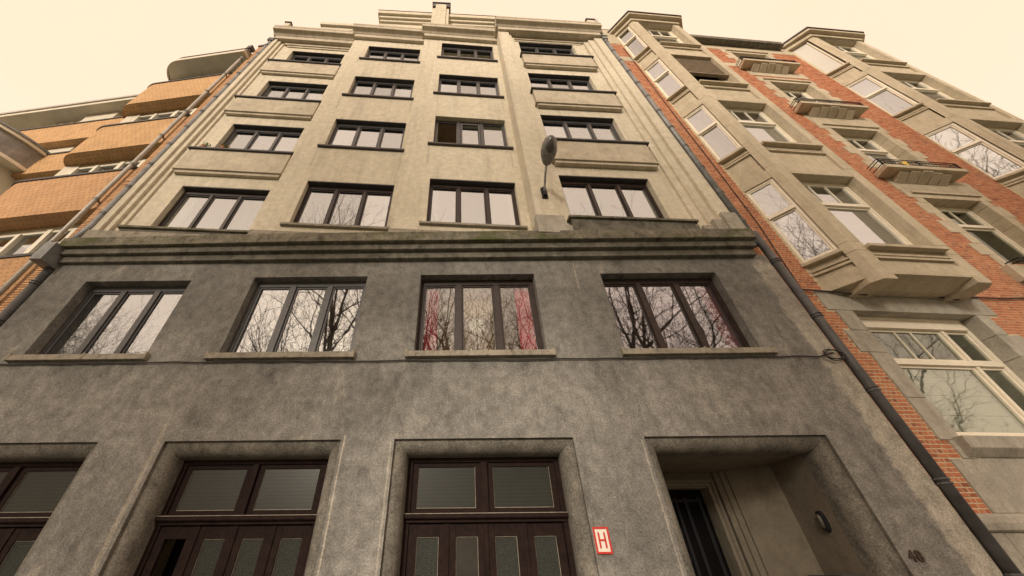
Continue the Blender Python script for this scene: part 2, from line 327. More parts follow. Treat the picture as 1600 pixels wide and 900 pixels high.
def make_window(par, fr, s0, s1, z0, z1, y, fmat, gmat, n=3, fw=.055, mw=.075, room=M['interior'], depth=1.6, extras=None, top=0., noglass=(), tilt=None, sash=True):
    """casement window filling the opening (s0..s1, z0..z1) with its frame face at depth y"""
    f = MB(fr); fd = .07
    f.box(s0, s0 + fw, y, y + fd, z0, z1); f.box(s1 - fw, s1, y, y + fd, z0, z1)
    f.box(s0 + fw, s1 - fw, y + .002, y + fd, z0, z0 + fw); f.box(s0 + fw, s1 - fw, y + .002, y + fd, z1 - fw - top, z1)
    iw = (s1 - s0 - 2 * fw - (n - 1) * mw) / n; cells = []
    for i in range(n):
        a = s0 + fw + i * (iw + mw); cells.append((a, a + iw, z0 + fw, z1 - fw - top))
        if i: f.box(a - mw, a, y - .012, y + fd - .005, z0 + fw - .02, z1 - fw - top + .02)
    if sash:
        q = .032
        for a, b, c, d in cells:
            f.box(a, a + q, y + .02, y + .06, c, d); f.box(b - q, b, y + .02, y + .06, c, d)
            f.box(a + q, b - q, y + .021, y + .06, c, c + q); f.box(a + q, b - q, y + .021, y + .06, d - q, d)
    o = f.build('window', fmat, par)
    for i, (a, b, c, d) in enumerate(cells):
        if i in noglass: continue
        MB(fr).box(a, b, y + .038, y + .044, c, d).build('pane', gmat, o)
    rm = MB(fr); a, b, c, d, e0, e1 = s0 + .01, s1 - .01, y + .08, y + depth, z0 + .01, z1 - .01
    rm.add([(a, c, e0), (b, c, e0), (b, d, e0), (a, d, e0), (a, c, e1), (b, c, e1), (b, d, e1), (a, d, e1)], [(0, 1, 2, 3), (4, 7, 6, 5), (2, 3, 7, 6), (1, 2, 6, 5), (3, 0, 4, 7)])
    rm.build('room', room, o)
    for e in extras or []:
        kind, i, x0, x1 = e[:4]
        if kind in ('white_curtain', 'red_curtain', 'curtain'):
            m = M['red_curtain'] if kind == 'red_curtain' else M['white_curtain']
            cm = MB(fr); a, b, c, d = cells[i]; w_ = b - a; N = 26; pts = []
            for k in range(N + 1):
                s = a + w_ * (x0 + (x1 - x0) * k / N); yy = y + .085 + .022 * math.sin(k * 1.9) + .012 * math.sin(k * 4.3)
                pts += [(s, yy, c - .05), (s, yy, d + .03)]
            cm.add(pts, [(2 * k, 2 * k + 2, 2 * k + 3, 2 * k + 1) for k in range(N)])
            cm.build('curtain', m, o, smooth=True)
        if kind == 'blind':
            a, b, c, d = cells[i]; lo = d - (d - c) * x1
            MB(fr).box(a + .01, b - .01, y + .09, y + .1, lo, d).box(a + .01, b - .01, y + .08, y + .11, lo - .02, lo).build('blind', M['blind'], o)
    return o
def sweep_u(mb, s0, s1, z0, z1, prof):
    """profile (inset, depth) swept up the left jamb, across the head and down the right jamb"""
    pts = []
    for u, y in prof: pts += [(s0 + u, y, z0), (s0 + u, y, z1 - u), (s1 - u, y, z1 - u), (s1 - u, y, z0)]
    fs = []
    for i in range(len(prof) - 1):
        a = 4 * i; b = a + 4
        for k in range(3): fs.append((a + k, b + k, b + k + 1, a + k + 1))
    mb.add(pts, fs); return mb

# ------------------------------------------------------------------ ground
MB().box(-120, 120, -120, 60, -1.0, -.13).build('ground', M['grass'], kind='structure')
MB().box(-120, 120, -8.6, -2.6, -.6, -.12).build('road', M['asphalt'], kind='structure')
pv = MB().box(-120, 120, -2.6, 25, -.6, 0).build('pavement', M['paving'], kind='structure')
MB().box(-120, 120, -2.75, -2.604, -.5, .004).build('kerb', M['bluestone'], kind='structure')
MB().box(-120, 120, -11.2, -8.6, -.6, .0).build('park_path', M['paving'], kind='structure')

# ================================================================== MAIN BUILDING
mainb = thing('apartment_building', 'seven storey apartment block with dark grey cement base and beige stepped upper floors', 'building', (-1, 4, 0))
DOORS = [(-7.37, -4.98), (-4.08, -1.69), (-.963, 1.456), (2.42, 4.885)]
DZ = 3.93
WIN1 = [(-7.03, -5.07, 5.26, 6.79), (-3.91, -1.80, 5.27, 6.85), (-.805, 1.31, 5.26, 6.87), (2.55, 4.71, 5.25, 6.86)]
wl = MB(); wl.wall(-7.82, 5.86, 0, 7.3, [(a, b, 0, DZ, .34) for a, b in DOORS] + [w_ + (.24,) for w_ in WIN1])
wl.add([(5.86, 0, 0), (5.86, .9, 0), (5.86, .9, 7.3), (5.86, 0, 7.3)], [(0, 1, 2, 3)]); wl.add([(-7.82, 0, 0), (-7.82, 0, 7.3), (-7.82, .9, 7.3), (-7.82, .9, 0)], [(0, 1, 2, 3)])
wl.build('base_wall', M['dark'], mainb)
# core of the building behind the facade sheets
MB().box(-7.8, 5.84, 3.4, 13, 0, 20.2).build('core_wall', M['beige'], mainb)
# ----- lower cornice of three fascias
def corn(yl, yr, z0, z1, xl, xr, name, mat):
    return MB().plan([(xl, yl), (-3.0, yr), (xr, yr), (xr, .25), (xl, .25)], z0, z1).build(name, mat, mainb, bevel=.012)
corn(-.07, -.10, 7.22, 7.375, -7.84, 5.62, 'cornice_fascia', M['cornice'])
corn(-.14, -.19, 7.371, 7.52, -7.88, 5.64, 'cornice_fascia', M['cornice'])
corn(-.21, -.28, 7.516, 7.76, -7.92, 5.66, 'cornice_edge', M['moss'])
# ----- first floor windows
extras1 = [None, None, [('red_curtain', 0, -.02, .45), ('red_curtain', 2, .5, 1.02)], [('red_curtain', 2, .62, 1.02)]]
for i, (a, b, c, d) in enumerate(WIN1):
    fm = M['frame_grey'] if i < 2 else M['frame_brown']
    o = make_window(mainb, W0, a, b, c, d, .17 if i != 1 else .15, fm, [M['glass'], M['glass'], M['glass_clear'], M['glass_mid']][i], 3, .07, .10, extras=extras1[i],
                    room=M['interior_warm'] if i == 2 else M['interior'], top=.05)
    sx0, sx1 = [(-7.16, -5.0), (-4.05, -1.74), (-.92, 1.41), (2.48, 4.87)][i]
    sl = MB()
    mid = (sx0 + sx1) / 2 + .1
    for (p, q) in ((sx0, mid - .004), (mid + .004, sx1)): sl.prof([(-.075, 5.14), (.23, 5.14), (.23, 5.27), (.16, 5.268), (-.075, 5.235)], p, q)
    sl.box(sx0 - .012, sx0 + .03, -.08, .02, 5.135, 5.26); sl.box(sx1 - .03, sx1 + .012, -.08, .02, 5.135, 5.26); sl.box(mid - .02, mid + .02, -.08, 0, 5.15, 5.255)
    sl.build('sill', M['sill'], o, bevel=.006)
    if i == 2:
        ch = MB()
        for k in range(5):
            q = k * 1.2566; ch.tube([(.25 + .16 * math.cos(q), .9 + .16 * math.sin(q), 5.66), (.25 + .05 * math.cos(q), .9 + .05 * math.sin(q), 5.62), (.25, .9, 5.72)], .008, 5)
        ch.tube([(.25, .9, 5.6), (.25, .9, 6.8)], .012, 6)
        lamp = ch.build('chandelier', M['bronze'], o)
        bm_ = MB()
        for k in (0, 2, 3):
            q = k * 1.2566; x, y = .25 + .16 * math.cos(q), .9 + .16 * math.sin(q)
            bm_.tube([(x, y, 5.66), (x, y, 5.69), (x, y, 5.73), (x, y, 5.75)], .013, 6, .005)
        bm_.build('bulb', M['bulb'], o)
        ll = bpy.data.lights.new('chandelier_light', 'POINT'); ll.energy = 4; ll.color = (1, .78, .5); ll.shadow_soft_size = .15
        lo = bpy.data.objects.new('chandelier_light', ll); COL.objects.link(lo); lo.location = (.25, 1.1, 6.45)
# ----- ground floor openings with rounded surrounds
prof = [(0, 0), (0, .04), (.015, .04)] + [(.015 + .155 * (1 - math.cos(R(q))), .04 + .16 * math.sin(R(q))) for q in range(0, 91, 10)] + [(.17, .34)]
prof = [(0.0, .002), (.0, .045), (.012, .045)] + [(.012 + .16 * math.sin(R(q)) * 1.0, .045 + .17 * (1 - math.cos(R(q)))) for q in range(10, 91, 10)] + [(.172, .36)]
for (a, b) in DOORS:
    s = sweep_u(MB(), a + .002, b - .002, 0, DZ - .002, prof); s.build('door_surround', M['molding'], mainb, smooth=False)
def garage(a, b, open_leaf=None, broken=None):
    a += .17; b -= .17; y = .30; top = DZ - .17
    f = MB()
    f.box(a, a + .07, y, y + .1, 0, top); f.box(b - .07, b, y, y + .1, 0, top); f.box(a + .07, b - .07, y, y + .1, top - .06, top)
    # transom beam with rounded nose
    f.prof([(y - .05, 3.035), (y - .065, 3.05), (y - .065, 3.075), (y - .05, 3.09), (y + .1, 3.1), (y + .1, 3.0), (y - .02, 3.0), (y - .02, 3.035)], a, b)
    f_nose = (y - .064, y - .045)
    mid = (a + b) / 2
    f.box(mid - .045, mid + .045, y - .01, y + .09, 3.1, top - .06)
    g = f.build('garage_door', M['door_wood'], mainb, bevel=.004)
    MB().box(a, b, y - .058, y - .012, 3.0905, 3.098).build('transom_ledge', M['sill'], g)
    for (p, q) in ((a + .07, mid - .045), (mid + .045, b - .07)):
        s = MB(); w_ = .075
        s.box(p, p + w_, y + .03, y + .075, 3.1, top - .06).box(q - w_, q, y + .03, y + .075, 3.1, top - .06).box(p + w_, q - w_, y + .031, y + .075, 3.1, 3.1 + w_ * .8).box(p + w_, q - w_, y + .031, y + .075, top - .06 - w_ * .7, top - .06)
        s.build('transom_sash', M['door_wood'], g)
        pt = MB(); P0, P1, Z0, Z1 = p + w_, q - w_, 3.1 + w_ * .8, top - .06 - w_ * .7
        MB().box(P0, P1, y + .05, y + .056, Z0, Z1).build('transom_pane', M['ribbed'], g)
        pt.box(P0, P1, y + .044, y + .0495, Z0, Z0 + .008).box(P0, P0 + .006, y + .044, y + .0495, Z0 + .012, Z1).box(P1 - .006, P1, y + .044, y + .0495, Z0 + .012, Z1)
        pt.build('putty', M['sill'], g)
    n = 4; lw = (b - a - .14) / n
    for k in range(n):
        p = a + .07 + k * lw + .006; q = p + lw - .012; st = .1
        s = MB(); s.box(p, p + st, y + .02, y + .07, .02, 2.99).box(q - st, q, y + .02, y + .07, .02, 2.99)
        s.box(p + st, q - st, y + .021, y + .07, 2.86, 2.99).box(p + st, q - st, y + .021, y + .07, .02, .25).box(p + st, q - st, y + .021, y + .07, 1.15, 1.3)
        s.box(p + st, q - st, y + .04, y + .06, .25, 1.15)
        if k: s.box(p - .03, p + .018, y + .004, y + .0195, .02, 2.99)
        s.build('door_leaf', M['door_wood'], g, bevel=.004)
        gm = M['obscure']
        if open_leaf == k: gm = M['black']
        if broken == k: gm = M['pane_dark']
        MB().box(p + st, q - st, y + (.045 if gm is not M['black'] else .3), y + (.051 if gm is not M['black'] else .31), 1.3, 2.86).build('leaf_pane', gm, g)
        if gm is not M['black']:
            MB().box(p + st, p + st + .006, y + .038, y + .0445, 1.3, 2.86).box(q - st - .006, q - st, y + .038, y + .0445, 1.3, 2.86).box(p + st + .006, q - st - .006, y + .038, y + .0445, 2.852, 2.86).build('putty', M['sill'], g)
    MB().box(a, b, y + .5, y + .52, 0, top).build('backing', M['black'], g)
    return g
garage(*DOORS[0]); garage(*DOORS[1], open_leaf=0); garage(*DOORS[2], broken=1)
# ----- entrance passage
a, b = DOORS[3]; a += .17; b -= .17
ps = MB(); YB = 1.52; CZ = 3.775
ps.add([(a, .34, 0), (a, YB, 0), (a, YB, CZ), (a, .34, CZ)], [(0, 3, 2, 1)])
ps.add([(b, .34, 0), (b, 1.03, 0), (b, 1.03, CZ), (b, .34, CZ)], [(0, 1, 2, 3)])
ps.add([(a, .34, CZ), (b, .34, CZ), (b, YB, CZ), (a, YB, CZ)], [(0, 1, 2, 3)])
ps.add([(a, YB, 0), (3.02, YB, 0), (3.02, YB, CZ), (a, YB, CZ)], [(0, 1, 2, 3)])
ps.add([(3.02, YB, 3.55), (4.10, YB, 3.55), (4.10, YB, CZ), (3.02, YB, CZ)], [(0, 1, 2, 3)])
# stepped reeds to the right of the door
ps.plan([(4.06, YB + .1), (4.06, 1.47), (4.13, 1.44), (4.13, 1.41), (4.20, 1.38), (4.20, 1.35), (b, 1.02), (b + .2, 1.02), (b + .2, YB + .1)], 0, CZ - .002)
passage = ps.build('entrance_passage', M['passage'], mainb)
tr = MB(); sweep_u(tr, 2.95, 4.0, 0, 3.66, [(0, 1.5), (0, 1.44), (.03, 1.44), (.05, 1.48), (.09, 1.48), (.10, 1.6), (.10, 1.75)]); tr.build('door_architrave', M['passage'], passage)
dr = MB().box(3.04, 3.91, 1.72, 1.77, 0, 3.56)
ed = dr.build('front_door', M['black'], passage)
gr = MB(); gr.box(3.12, 3.2, 1.69, 1.72, .1, 3.45).box(3.4, 3.44, 1.69, 1.72, .1, 3.45).box(3.55, 3.6, 1.69, 1.72, .1, 3.45).box(3.78, 3.83, 1.69, 1.72, .1, 3.45).box(3.2, 3.78, 1.695, 1.72, 3.38, 3.42).box(3.2, 3.78, 1.695, 1.72, 2.2, 2.24)
for k in range(7):
    cx, cz = 3.3, 1.0 + k * .33; rr = .08
    gr.tube([(cx + rr * math.cos(q / 12 * 6.283), 1.705, cz + rr * math.sin(q / 12 * 6.283)) for q in range(13)], .008, 5)
gr.build('door_grille', M['iron'], passage)
MB().box(a, b, .34, YB, -.02, .15).build('door_step', M['bluestone'], passage)
# oval bulkhead lamp on the passage wall
bl = MB(); N = 16
pts = [(b, .56 + .052 * math.cos(k / N * 6.283), 3.0 + .12 * math.sin(k / N * 6.283)) for k in range(N)]; pts += [(b - .05, .56 + .048 * math.cos(k / N * 6.283), 3.0 + .115 * math.sin(k / N * 6.283)) for k in range(N)]
bl.add(pts, [(k, (k + 1) % N, (k + 1) % N + N, k + N) for k in range(N)] + [tuple(range(N, 2 * N))])
pl = thing('passage_lamp', 'small black oval bulkhead lamp on the right wall of the entrance passage', 'lamp', (b, .56, 3.0))
bl.build('housing', M['iron'], pl)
bl = MB(); pts = [(b - .052, .56 + .03 * math.cos(k / N * 6.283), 3.0 + .085 * math.sin(k / N * 6.283)) for k in range(N)]; pts += [(b - .08, .56 + .018 * math.cos(k / N * 6.283), 3.0 + .06 * math.sin(k / N * 6.283)) for k in range(N)]
bl.add(pts, [(k, (k + 1) % N, (k + 1) % N + N, k + N) for k in range(N)] + [tuple(range(N, 2 * N))]); bl.build('diffuser', simple('yellowed_glass', (.07, .066, .045), .3), pl)
# letter box bank low on the same wall
mbx = thing('letter_box', 'dark metal letter box bank low on the right wall of the entrance passage', 'letter box', (b, .8, 2.1))
MB().box(b - .24, b - .002, .42, .95, 2.0, 2.42).build('casing', M['iron'], mbx, bevel=.008)
MB().prof([(.41, 2.422), (.96, 2.422), (.96, 2.45), (.41, 2.45)], b - .27, b - .002).build('lid', M['zinc_dark'], mbx)

# ----- upper floors: four bays set saw-tooth, each turned a few degrees
BAY = {1: Fr((-7.75, 0.0), 4.2), 2: Fr((-4.42, -.03), 4.2), 3: Fr((-1.53, -.03), 4.2), 4: Fr((1.55, -.03), 3.4)}
FL = [(8.34, 10.0), (11.52, 13.12), (14.66, 16.25), (17.80, 19.33)]
UP = {}
def upwin(par, fr, s0, s1, z0, z1, y, k, bay):
    room = M['interior']; ex = None; gm = M['glass']; n = 3; kw = {}
    fm = M['frame_brown'] if k == 0 else M['frame_grey']
    if bay == 2 and k == 0: ex = [('curtain', 2, .75, 1.0), ('curtain', 0, 0, .12)]
    if bay == 3 and k == 0: ex = [('curtain', 0, 0, .3), ('curtain', 2, .78, 1.0)]
    if bay == 2 and k == 2: ex = [('curtain', 2, .35, 1.0)]
    if bay == 1 and k == 0: ex = [('curtain', 0, 0, .55)]
    if bay == 1 and k == 2: ex = [('curtain', 2, .2, 1)]
    if bay == 3 and k == 1:
        o = make_window(par, fr, s0, s1, z0, z1, y, fm, gm, 3, .055, .07, noglass=(0,), room=M['interior_warm'])
        # the left casement stands open into the room
        iw = (s1 - s0 - .11 - .14) / 3; a = s0 + .06
        cs = MB(fr); cs.box(a, a + .03, y + .06, y + .10, z0 + .06, z1 - .06).box(a, a + .03, y + .5, y + .55, z0 + .06, z1 - .06).box(a, a + .03, y + .10, y + .5, z0 + .06, z0 + .11).box(a, a + .03, y + .10, y + .5, z1 - .11, z1 - .06)
        cs.build('open_casement', M['cream'], o)
        cs = MB(fr); a2 = s0 + .055 + iw + .07
        cs.box(a2 + .03, a2 + iw - .03, y - .05, y - .01, z0 + .06, z0 + .10).box(a2 + .03, a2 + .07, y - .05, y - .01, z0 + .10, z1 - .2).box(a2 + iw - .07, a2 + iw - .03, y - .05, y - .01, z0 + .10, z1 - .2).box(a2 + .07, a2 + iw - .07, y - .05, y - .01, z1 - .26, z1 - .2)
        cs.build('tilted_casement', fm, o)
        return o
    o = make_window(par, fr, s0, s1, z0, z1, y, fm, gm, 3, .055, .07, extras=ex, top=.10 if k < 3 else .14)
    MB(fr).box(s0 + .003, s1 - .003, y - .125, y + .07, z1 - .03, z1 - .004).build('lintel_soffit', M['flash'], o)  # thin dark plate lining the underside of the window head
    return o
SPANS = {1: (.87, 2.96), 2: (.67, 2.75), 3: (.73, 2.82), 4: (.78, 3.02)}
WID = {1: 3.36, 2: 2.93, 3: 3.10, 4: 4.25}
for bnum, fr in BAY.items():
    W = WID[bnum]; s0, s1 = SPANS[bnum]; yw = {1: .1, 2: 0, 3: 0, 4: 0}[bnum]
    dz = {1: 0, 2: 0, 3: .07, 4: 0}[bnum]
    top = 20.1
    holes = []
    for k, (z0, z1) in enumerate(FL):
        hi = (z1 if bnum != 2 else z1 - .05) + (dz if k else 0) + (.07 * (bnum == 4)); 
        if bnum in (1, 2) and k == 3: hi = 19.2
        if bnum in (3, 4) and k == 3: hi = 19.48
        lo = z0 + dz * (k > 0) + (.02 if k == 0 else 0)
        holes.append((s0, s1, lo, hi, .2))
    w_ = MB(fr).wall(0 if bnum != 4 else .45, W, 8.12, top, holes, y=yw)
    w_.add([(0, yw, 8.12), (0, yw, top), (0, yw + .9, top), (0, yw + .9, 8.12)], [(0, 1, 2, 3)])
    w_.add([(W, yw, 8.12), (W, yw + .9, 8.12), (W, yw + .9, top), (W, yw, top)], [(0, 1, 2, 3)])
    if bnum == 1:
        for (q0, q1, yy) in ((0, .14, -.08), (.14, .26, -.02), (.26, .37, .05)): w_.box(q0, q1, yy, yw + .01, 8.12, top)
    if bnum == 4:
        for (q0, q1, yy) in ((-.06, .36, -.24), (.36, .48, -.15), (.48, .60, -.07), (3.52, 3.70, -.07), (3.70, 3.93, -.14), (3.93, 4.25, -.22)): w_.box(q0, q1, yy, .3, 8.12, top)
    fac = w_.build('facade_bay', M['beige'], mainb)
    bs = MB(fr)                                    # grey stone plinth course above the lower cornice
    bs.box(-.03 if bnum != 4 else -.09, W - .02, (-.03 if bnum != 1 else -.10) if bnum != 4 else -.10, .2, 7.70, 8.121)
    if bnum == 4: bs.box(-.09, .5, -.27, -.101, 7.70, 8.22).box(3.5, 3.72, -.17, -.101, 7.7, 8.2).box(3.72, 3.95, -.24, -.101, 7.7, 8.32).box(3.95, 4.28, -.29, -.101, 7.7, 8.5)
    bs.build('plinth_course', M['bluestone'] if bnum == 4 else M['sill'], mainb, bevel=.008)
    for k, h in enumerate(holes):
        o = upwin(fac, fr, h[0], h[1], h[2], h[3], yw + .13, k, bnum) if False else upwin(mainb, fr, h[0], h[1], h[2], h[3], yw + .13, k, bnum)
        if bnum in (2, 3):
            s = MB(fr).prof([(-.07, h[2] - .075), (.0, h[2] - .075), (.15, h[2] - .03), (.15, h[2] + .012), (-.07, h[2] - .012)], s0 - .14, s1 + .1)
            s.build('sill', M['dark_sill'] if k else M['sill'], o, bevel=.005)
        else:
            yf = {1: -.02, 4: -.15}[bnum]; c0, c1 = {1: (.38, 3.14), 4: (.66, 3.46)}[bnum]
            zc = h[2] + .01
            if k == 0:
                p = MB(fr).box(c0 + .05, c1 - .06, yf + .02, yw - .002, 7.72, zc - .07); p.build('balcony_panel', M['cornice'], o, bevel=.006)
                MB(fr).prof([(yf - .03, zc - .07), (yw + .14, zc - .07), (yw + .14, zc + .006), (yf - .03, zc - .01)], c0, c1).build('coping', M['moss'], o, bevel=.005)
            else:
                p = MB(fr).box(c0 + .06, c1 - .07, yf + .015, yw - .002, zc - .93, zc - .07)
                p.box(c0 + .09, c1 - .10, yf + .03, yw - .002, zc - 1.10, zc - 1.0)
                p.box(c0 + .03, c1 - .05, yf - .015, yw - .002, zc - 1.0, zc - .93)
                p.build('balcony_panel', M['beige_trim'], o, bevel=.008)
                MB(fr).prof([(yf - .04, zc - .07), (yw + .14, zc - .07), (yw + .14, zc + .006), (yf - .04, zc - .005)], c0, c1).build('coping', M['flash'], o, bevel=.004)
    # cornice
    ex = -.2 if bnum == 4 else 0.
    e1 = .05 if bnum != 4 else 0
    arc = [(a_ + ex, z_) for a_, z_ in ((-.12, 20.06), (-.16, 20.09), (-.20, 20.145), (-.27, 20.185), (-.345, 20.20), (-.36, 20.215), (-.36, 20.40), (-.375, 20.41))]
    c = MB(fr); x0 = {1: -.1, 2: -.12, 3: -.12, 4: -.16}[bnum]; x1 = W + (.02 if bnum != 4 else .02)
    c.prof([(.5, 20.06)] + arc + [(-.375 + ex, 20.50), (.5, 20.50)], x0, x1)
    c.build('cornice', M['beige_trim'], mainb, bevel=.006)
    c = MB(fr); c.box(x0 + .1, x1 - .06, -.13 + ex, .4, 19.80, 20.065)
    if bnum in (1, 4):
        c.box(.42, min(W - .1, 3.5), -.06 + (0 if bnum == 4 else .08), .2, 19.62, 19.8); c.box(.55, min(W - .2, 3.4), -.02 + (0 if bnum == 4 else .08), .2, 19.5, 19.62)
    c.build('cornice_moulding', M['beige_trim'], mainb, bevel=.006)
    MB(fr).box(x0 - .01, x1, -.37 + ex, .5, 20.502, 20.53).build('roof_flashing', M['flash'], mainb)
# roof slab and end pedestals
MB().box(-7.6, 5.6, .5, 12, 20.1, 20.45).build('roof', M['roof'], mainb)
fr = BAY[1]; MB(fr).box(-.02, .2, -.2, .3, 20.53, 21.5).build('pedestal', M['beige'], mainb, bevel=.01); MB(fr).box(-.05, .24, -.24, .34, 21.502, 21.58).build('pedestal_cap', M['flash'], mainb)
fr = BAY[4]; MB(fr).box(4.02, 4.36, -.36, .2, 20.53, 21.7).build('pedestal', M['beige'], mainb, bevel=.01); MB(fr).box(3.98, 4.40, -.4, .24, 21.7, 21.78).build('pedestal_cap', M['flash'], mainb)
# set back attic storeys
fa = Fr((-6.7, .42), 3.4)
at = MB(fa).box(0, 6, .25, 4, 20.5, 23.1); at.box(-.05, 5.9, .12, .3, 22.75, 23.0).box(-.1, 5.9, .02, .3, 23.0, 23.3).box(-.15, 5.9, -.1, .3, 23.3, 23.6)
at.build('attic_storey', M['beige'], mainb, bevel=.01)
fb = Fr((-4.25, .5), 3.0)
at = MB(fb).wall(.1, 6.0, 20.5, 25.2, [(.85, 2.35, 22.0, 23.5, .3)], y=.12); at.box(.1, 6.0, 1.2, 4, 20.5, 25.2)
at.box(.08, 6.05, .02, 1, 24.5, 24.75).box(.03, 6.1, -.08, 1, 24.75, 25.02).box(-.05, 6.15, -.2, 1, 25.02, 25.42)
at.add([(.1, .12, 20.5), (.1, .12, 25.2), (.1, 1.3, 25.2), (.1, 1.3, 20.5)], [(0, 1, 2, 3)])
at.build('attic_storey', M['beige'], mainb, bevel=.01)
MB(fb).box(-.07, 6.17, -.22, 1, 25.422, 25.46).build('roof_flashing', M['flash'], mainb)
make_window(mainb, fb, .85, 2.35, 22.0, 23.5, .32, M['frame_brown'], M['glass'], 4, .05, .06)
MB(fb).box(2.75, 3.6, -.35, 1, 20.5, 25.7).box(2.9, 3.45, -.42, 1, 20.5, 26.2).build('attic_pier', M['beige'], mainb, bevel=.01)
zg = MB(fb)
for k, (hw, z) in enumerate(((1.25, 25.46), (1.0, 25.6), (.75, 25.74), (.5, 25.88))): zg.box(3.18 - hw, 3.18 + hw, .1 + .05 * k, 1, z, z + .16)
zg.box(2.73, 3.63, -.38, 1, 26.0, 26.5).box(2.69, 3.67, -.42, 1, 26.5, 26.62)
zg.build('stepped_gable', M['zinc_dark'], mainb)

# ----- rainwater pipes of the main building
def pipe(par, fr, pts, r, mat, bands, name='downpipe', square=False, bandm=None):
    p = MB(fr)
    p.tube(pts, r, 12 if not square else 4); o = p.build(name, mat, par, smooth=not square)
    for (s, y, z) in bands:
        q = MB(fr); q.tube([(s, y, z - .035), (s, y, z - .015)], r * 1.2, 12).tube([(s, y, z + .015), (s, y, z + .035)], r * 1.2, 12); q.box(s - .012, s + .012, y, y + .14, z - .02, z + .02)
        q.build('pipe_bracket', bandm or mat, o)
    return o
for (z0, z1) in ((0, 7.25),):
    pipe(mainb, W0, [(5.95, -.02, 0), (5.95, -.02, 2.2)], .085, M['zinc_dark'], [(5.95, -.02, 1.2), (5.95, -.02, 2.25)])
    pipe(mainb, W0, [(5.95, -.02, 2.2), (5.95, -.02, 7.9)], .07, M['zinc_dark'], [(5.95, -.02, 2.42), (5.95, -.02, 3.35), (5.95, -.02, 4.55), (5.95, -.02, 5.85), (5.95, -.02, 7.1)])
fr = BAY[4]
pipe(mainb, fr, [(4.36, -.20, 7.6), (4.36, -.20, 19.6)], .075, M['zinc'], [(4.36, -.20, 8.3 + 1.0 * k) for k in range(12)])
MB(fr).box(4.26, 4.46, -.30, -.08, 19.55, 19.8).box(4.23, 4.49, -.33, -.05, 19.8, 19.86).build('rain_hopper', M['zinc'], mainb, bevel=.01)
pipe(mainb, fr, [(4.36, -.20, 19.86), (4.40, -.35, 20.9), (4.40, -.40, 21.6)], .05, M['zinc_light'], [])
pipe(mainb, W0, [(-7.92, .0, 0), (-7.92, .0, 7.25)], .075, M['zinc_dark'], [(-7.92, 0, 5.9), (-7.92, 0, 6.75)])
MB().plan([(-8.06, -.30), (-7.84, -.30), (-7.80, .1), (-8.06, .1)], 7.1, 7.55).build('rain_hopper', M['zinc'], mainb, bevel=.01)
fr = BAY[1]
pipe(mainb, fr, [(-.12, -.12, 7.5), (-.12, -.02, 8.3), (-.10, -.02, 19.6)], .07, M['zinc'], [(-.11, -.02, 8.7 + .95 * k) for k in range(12)])
MB(fr).box(-.22, .02, -.12, .1, 19.6, 19.85).build('rain_hopper', M['zinc_dark'], mainb, bevel=.01)

# ----- signs, number, lamp, cables
sg = thing('hydrant_sign', 'small red bordered white hydrant plate with a red letter H beside the passage', 'sign', (1.57, -.01, 2.66))
X0, X1, Z0, Z1 = 1.475, 1.655, 2.66, 2.915
MB().box(X0, X1, -.012, -.002, Z0, Z1).build('plate', M['white_enamel'], sg)
MB().box(X0, X0 + .02, -.018, -.0125, Z0, Z1).box(X1 - .02, X1, -.018, -.0125, Z0, Z1).box(X0 + .02, X1 - .02, -.018, -.0125, Z0, Z0 + .02).box(X0 + .02, X1 - .02, -.018, -.0125, Z1 - .02, Z1).build('border', M['red'], sg)
MB().box(X0 + .047, X0 + .066, -.017, -.0125, Z0 + .052, Z1 - .052).box(X1 - .066, X1 - .047, -.017, -.0125, Z0 + .052, Z1 - .052).box(X0 + .066, X1 - .066, -.017, -.0125, (Z0 + Z1) / 2 - .009, (Z0 + Z1) / 2 + .009).build('letter', M['red'], sg)
hn = thing('house_number', 'dark metal house number 48 on the grey wall right of the passage', 'house number', (5.05, -.01, 2.56))
for ch, x in (('4', 4.955), ('8', 5.04)):
    cu = bpy.data.curves.new('digit', 'FONT'); cu.body = ch; cu.size = .145; cu.extrude = .006; cu.offset = .004
    to = bpy.data.objects.new('digit', cu); COL.objects.link(to); bpy.context.view_layer.update()
    me = bpy.data.meshes.new_from_object(to.evaluated_get(bpy.context.evaluated_depsgraph_get())); bpy.data.objects.remove(to); bpy.data.curves.remove(cu)
    o = bpy.data.objects.new('digit', me); COL.objects.link(o); me.materials.clear(); me.materials.append(M['bronze']); o.parent = hn
    o.rotation_euler = (R(90), 0, 0); o.location = Vector((x, -.01, 2.565)) - WORLD[hn.name]
lp = thing('street_lamp', 'grey wall mounted street lamp on a bent arm between the upper windows', 'street lamp', (1.77, -.25, 9.1))
MB().tube([(1.77, -.31, 8.82), (1.77, -.31, 9.1)], .04, 10).box(1.71, 1.83, -.30, -.262, 8.78, 9.12).build('wall_bracket', M['iron'], lp)
MB().tube([(1.77, -.31, 8.92), (1.775, -.36, 9.02), (1.79, -.55, 9.24), (1.81, -.74, 9.38)], .026, 8).build('arm', M['lamp_metal'], lp, smooth=True)
hd = MB(); A = Vector((1.81, -.70, 9.36)); Bv = Vector((1.865, -1.22, 9.66)); d = (Bv - A); dn = d.normalized(); sd_ = dn.cross(Vector((0, 0, 1))).normalized(); up = sd_.cross(dn).normalized()
NS, NA = 14, 16; pts = []
for i in range(NS + 1):
    t = i / NS; w_ = .04 + .135 * math.sin(math.pi * min(1, t * .93 + .02)) ** .7 if t < .99 else .03; hgt = w_ * .55
    for j in range(NA): q = 6.2832 * j / NA; pts.append(tuple(A + d * t + sd_ * w_ * math.cos(q) + up * hgt * math.sin(q)))
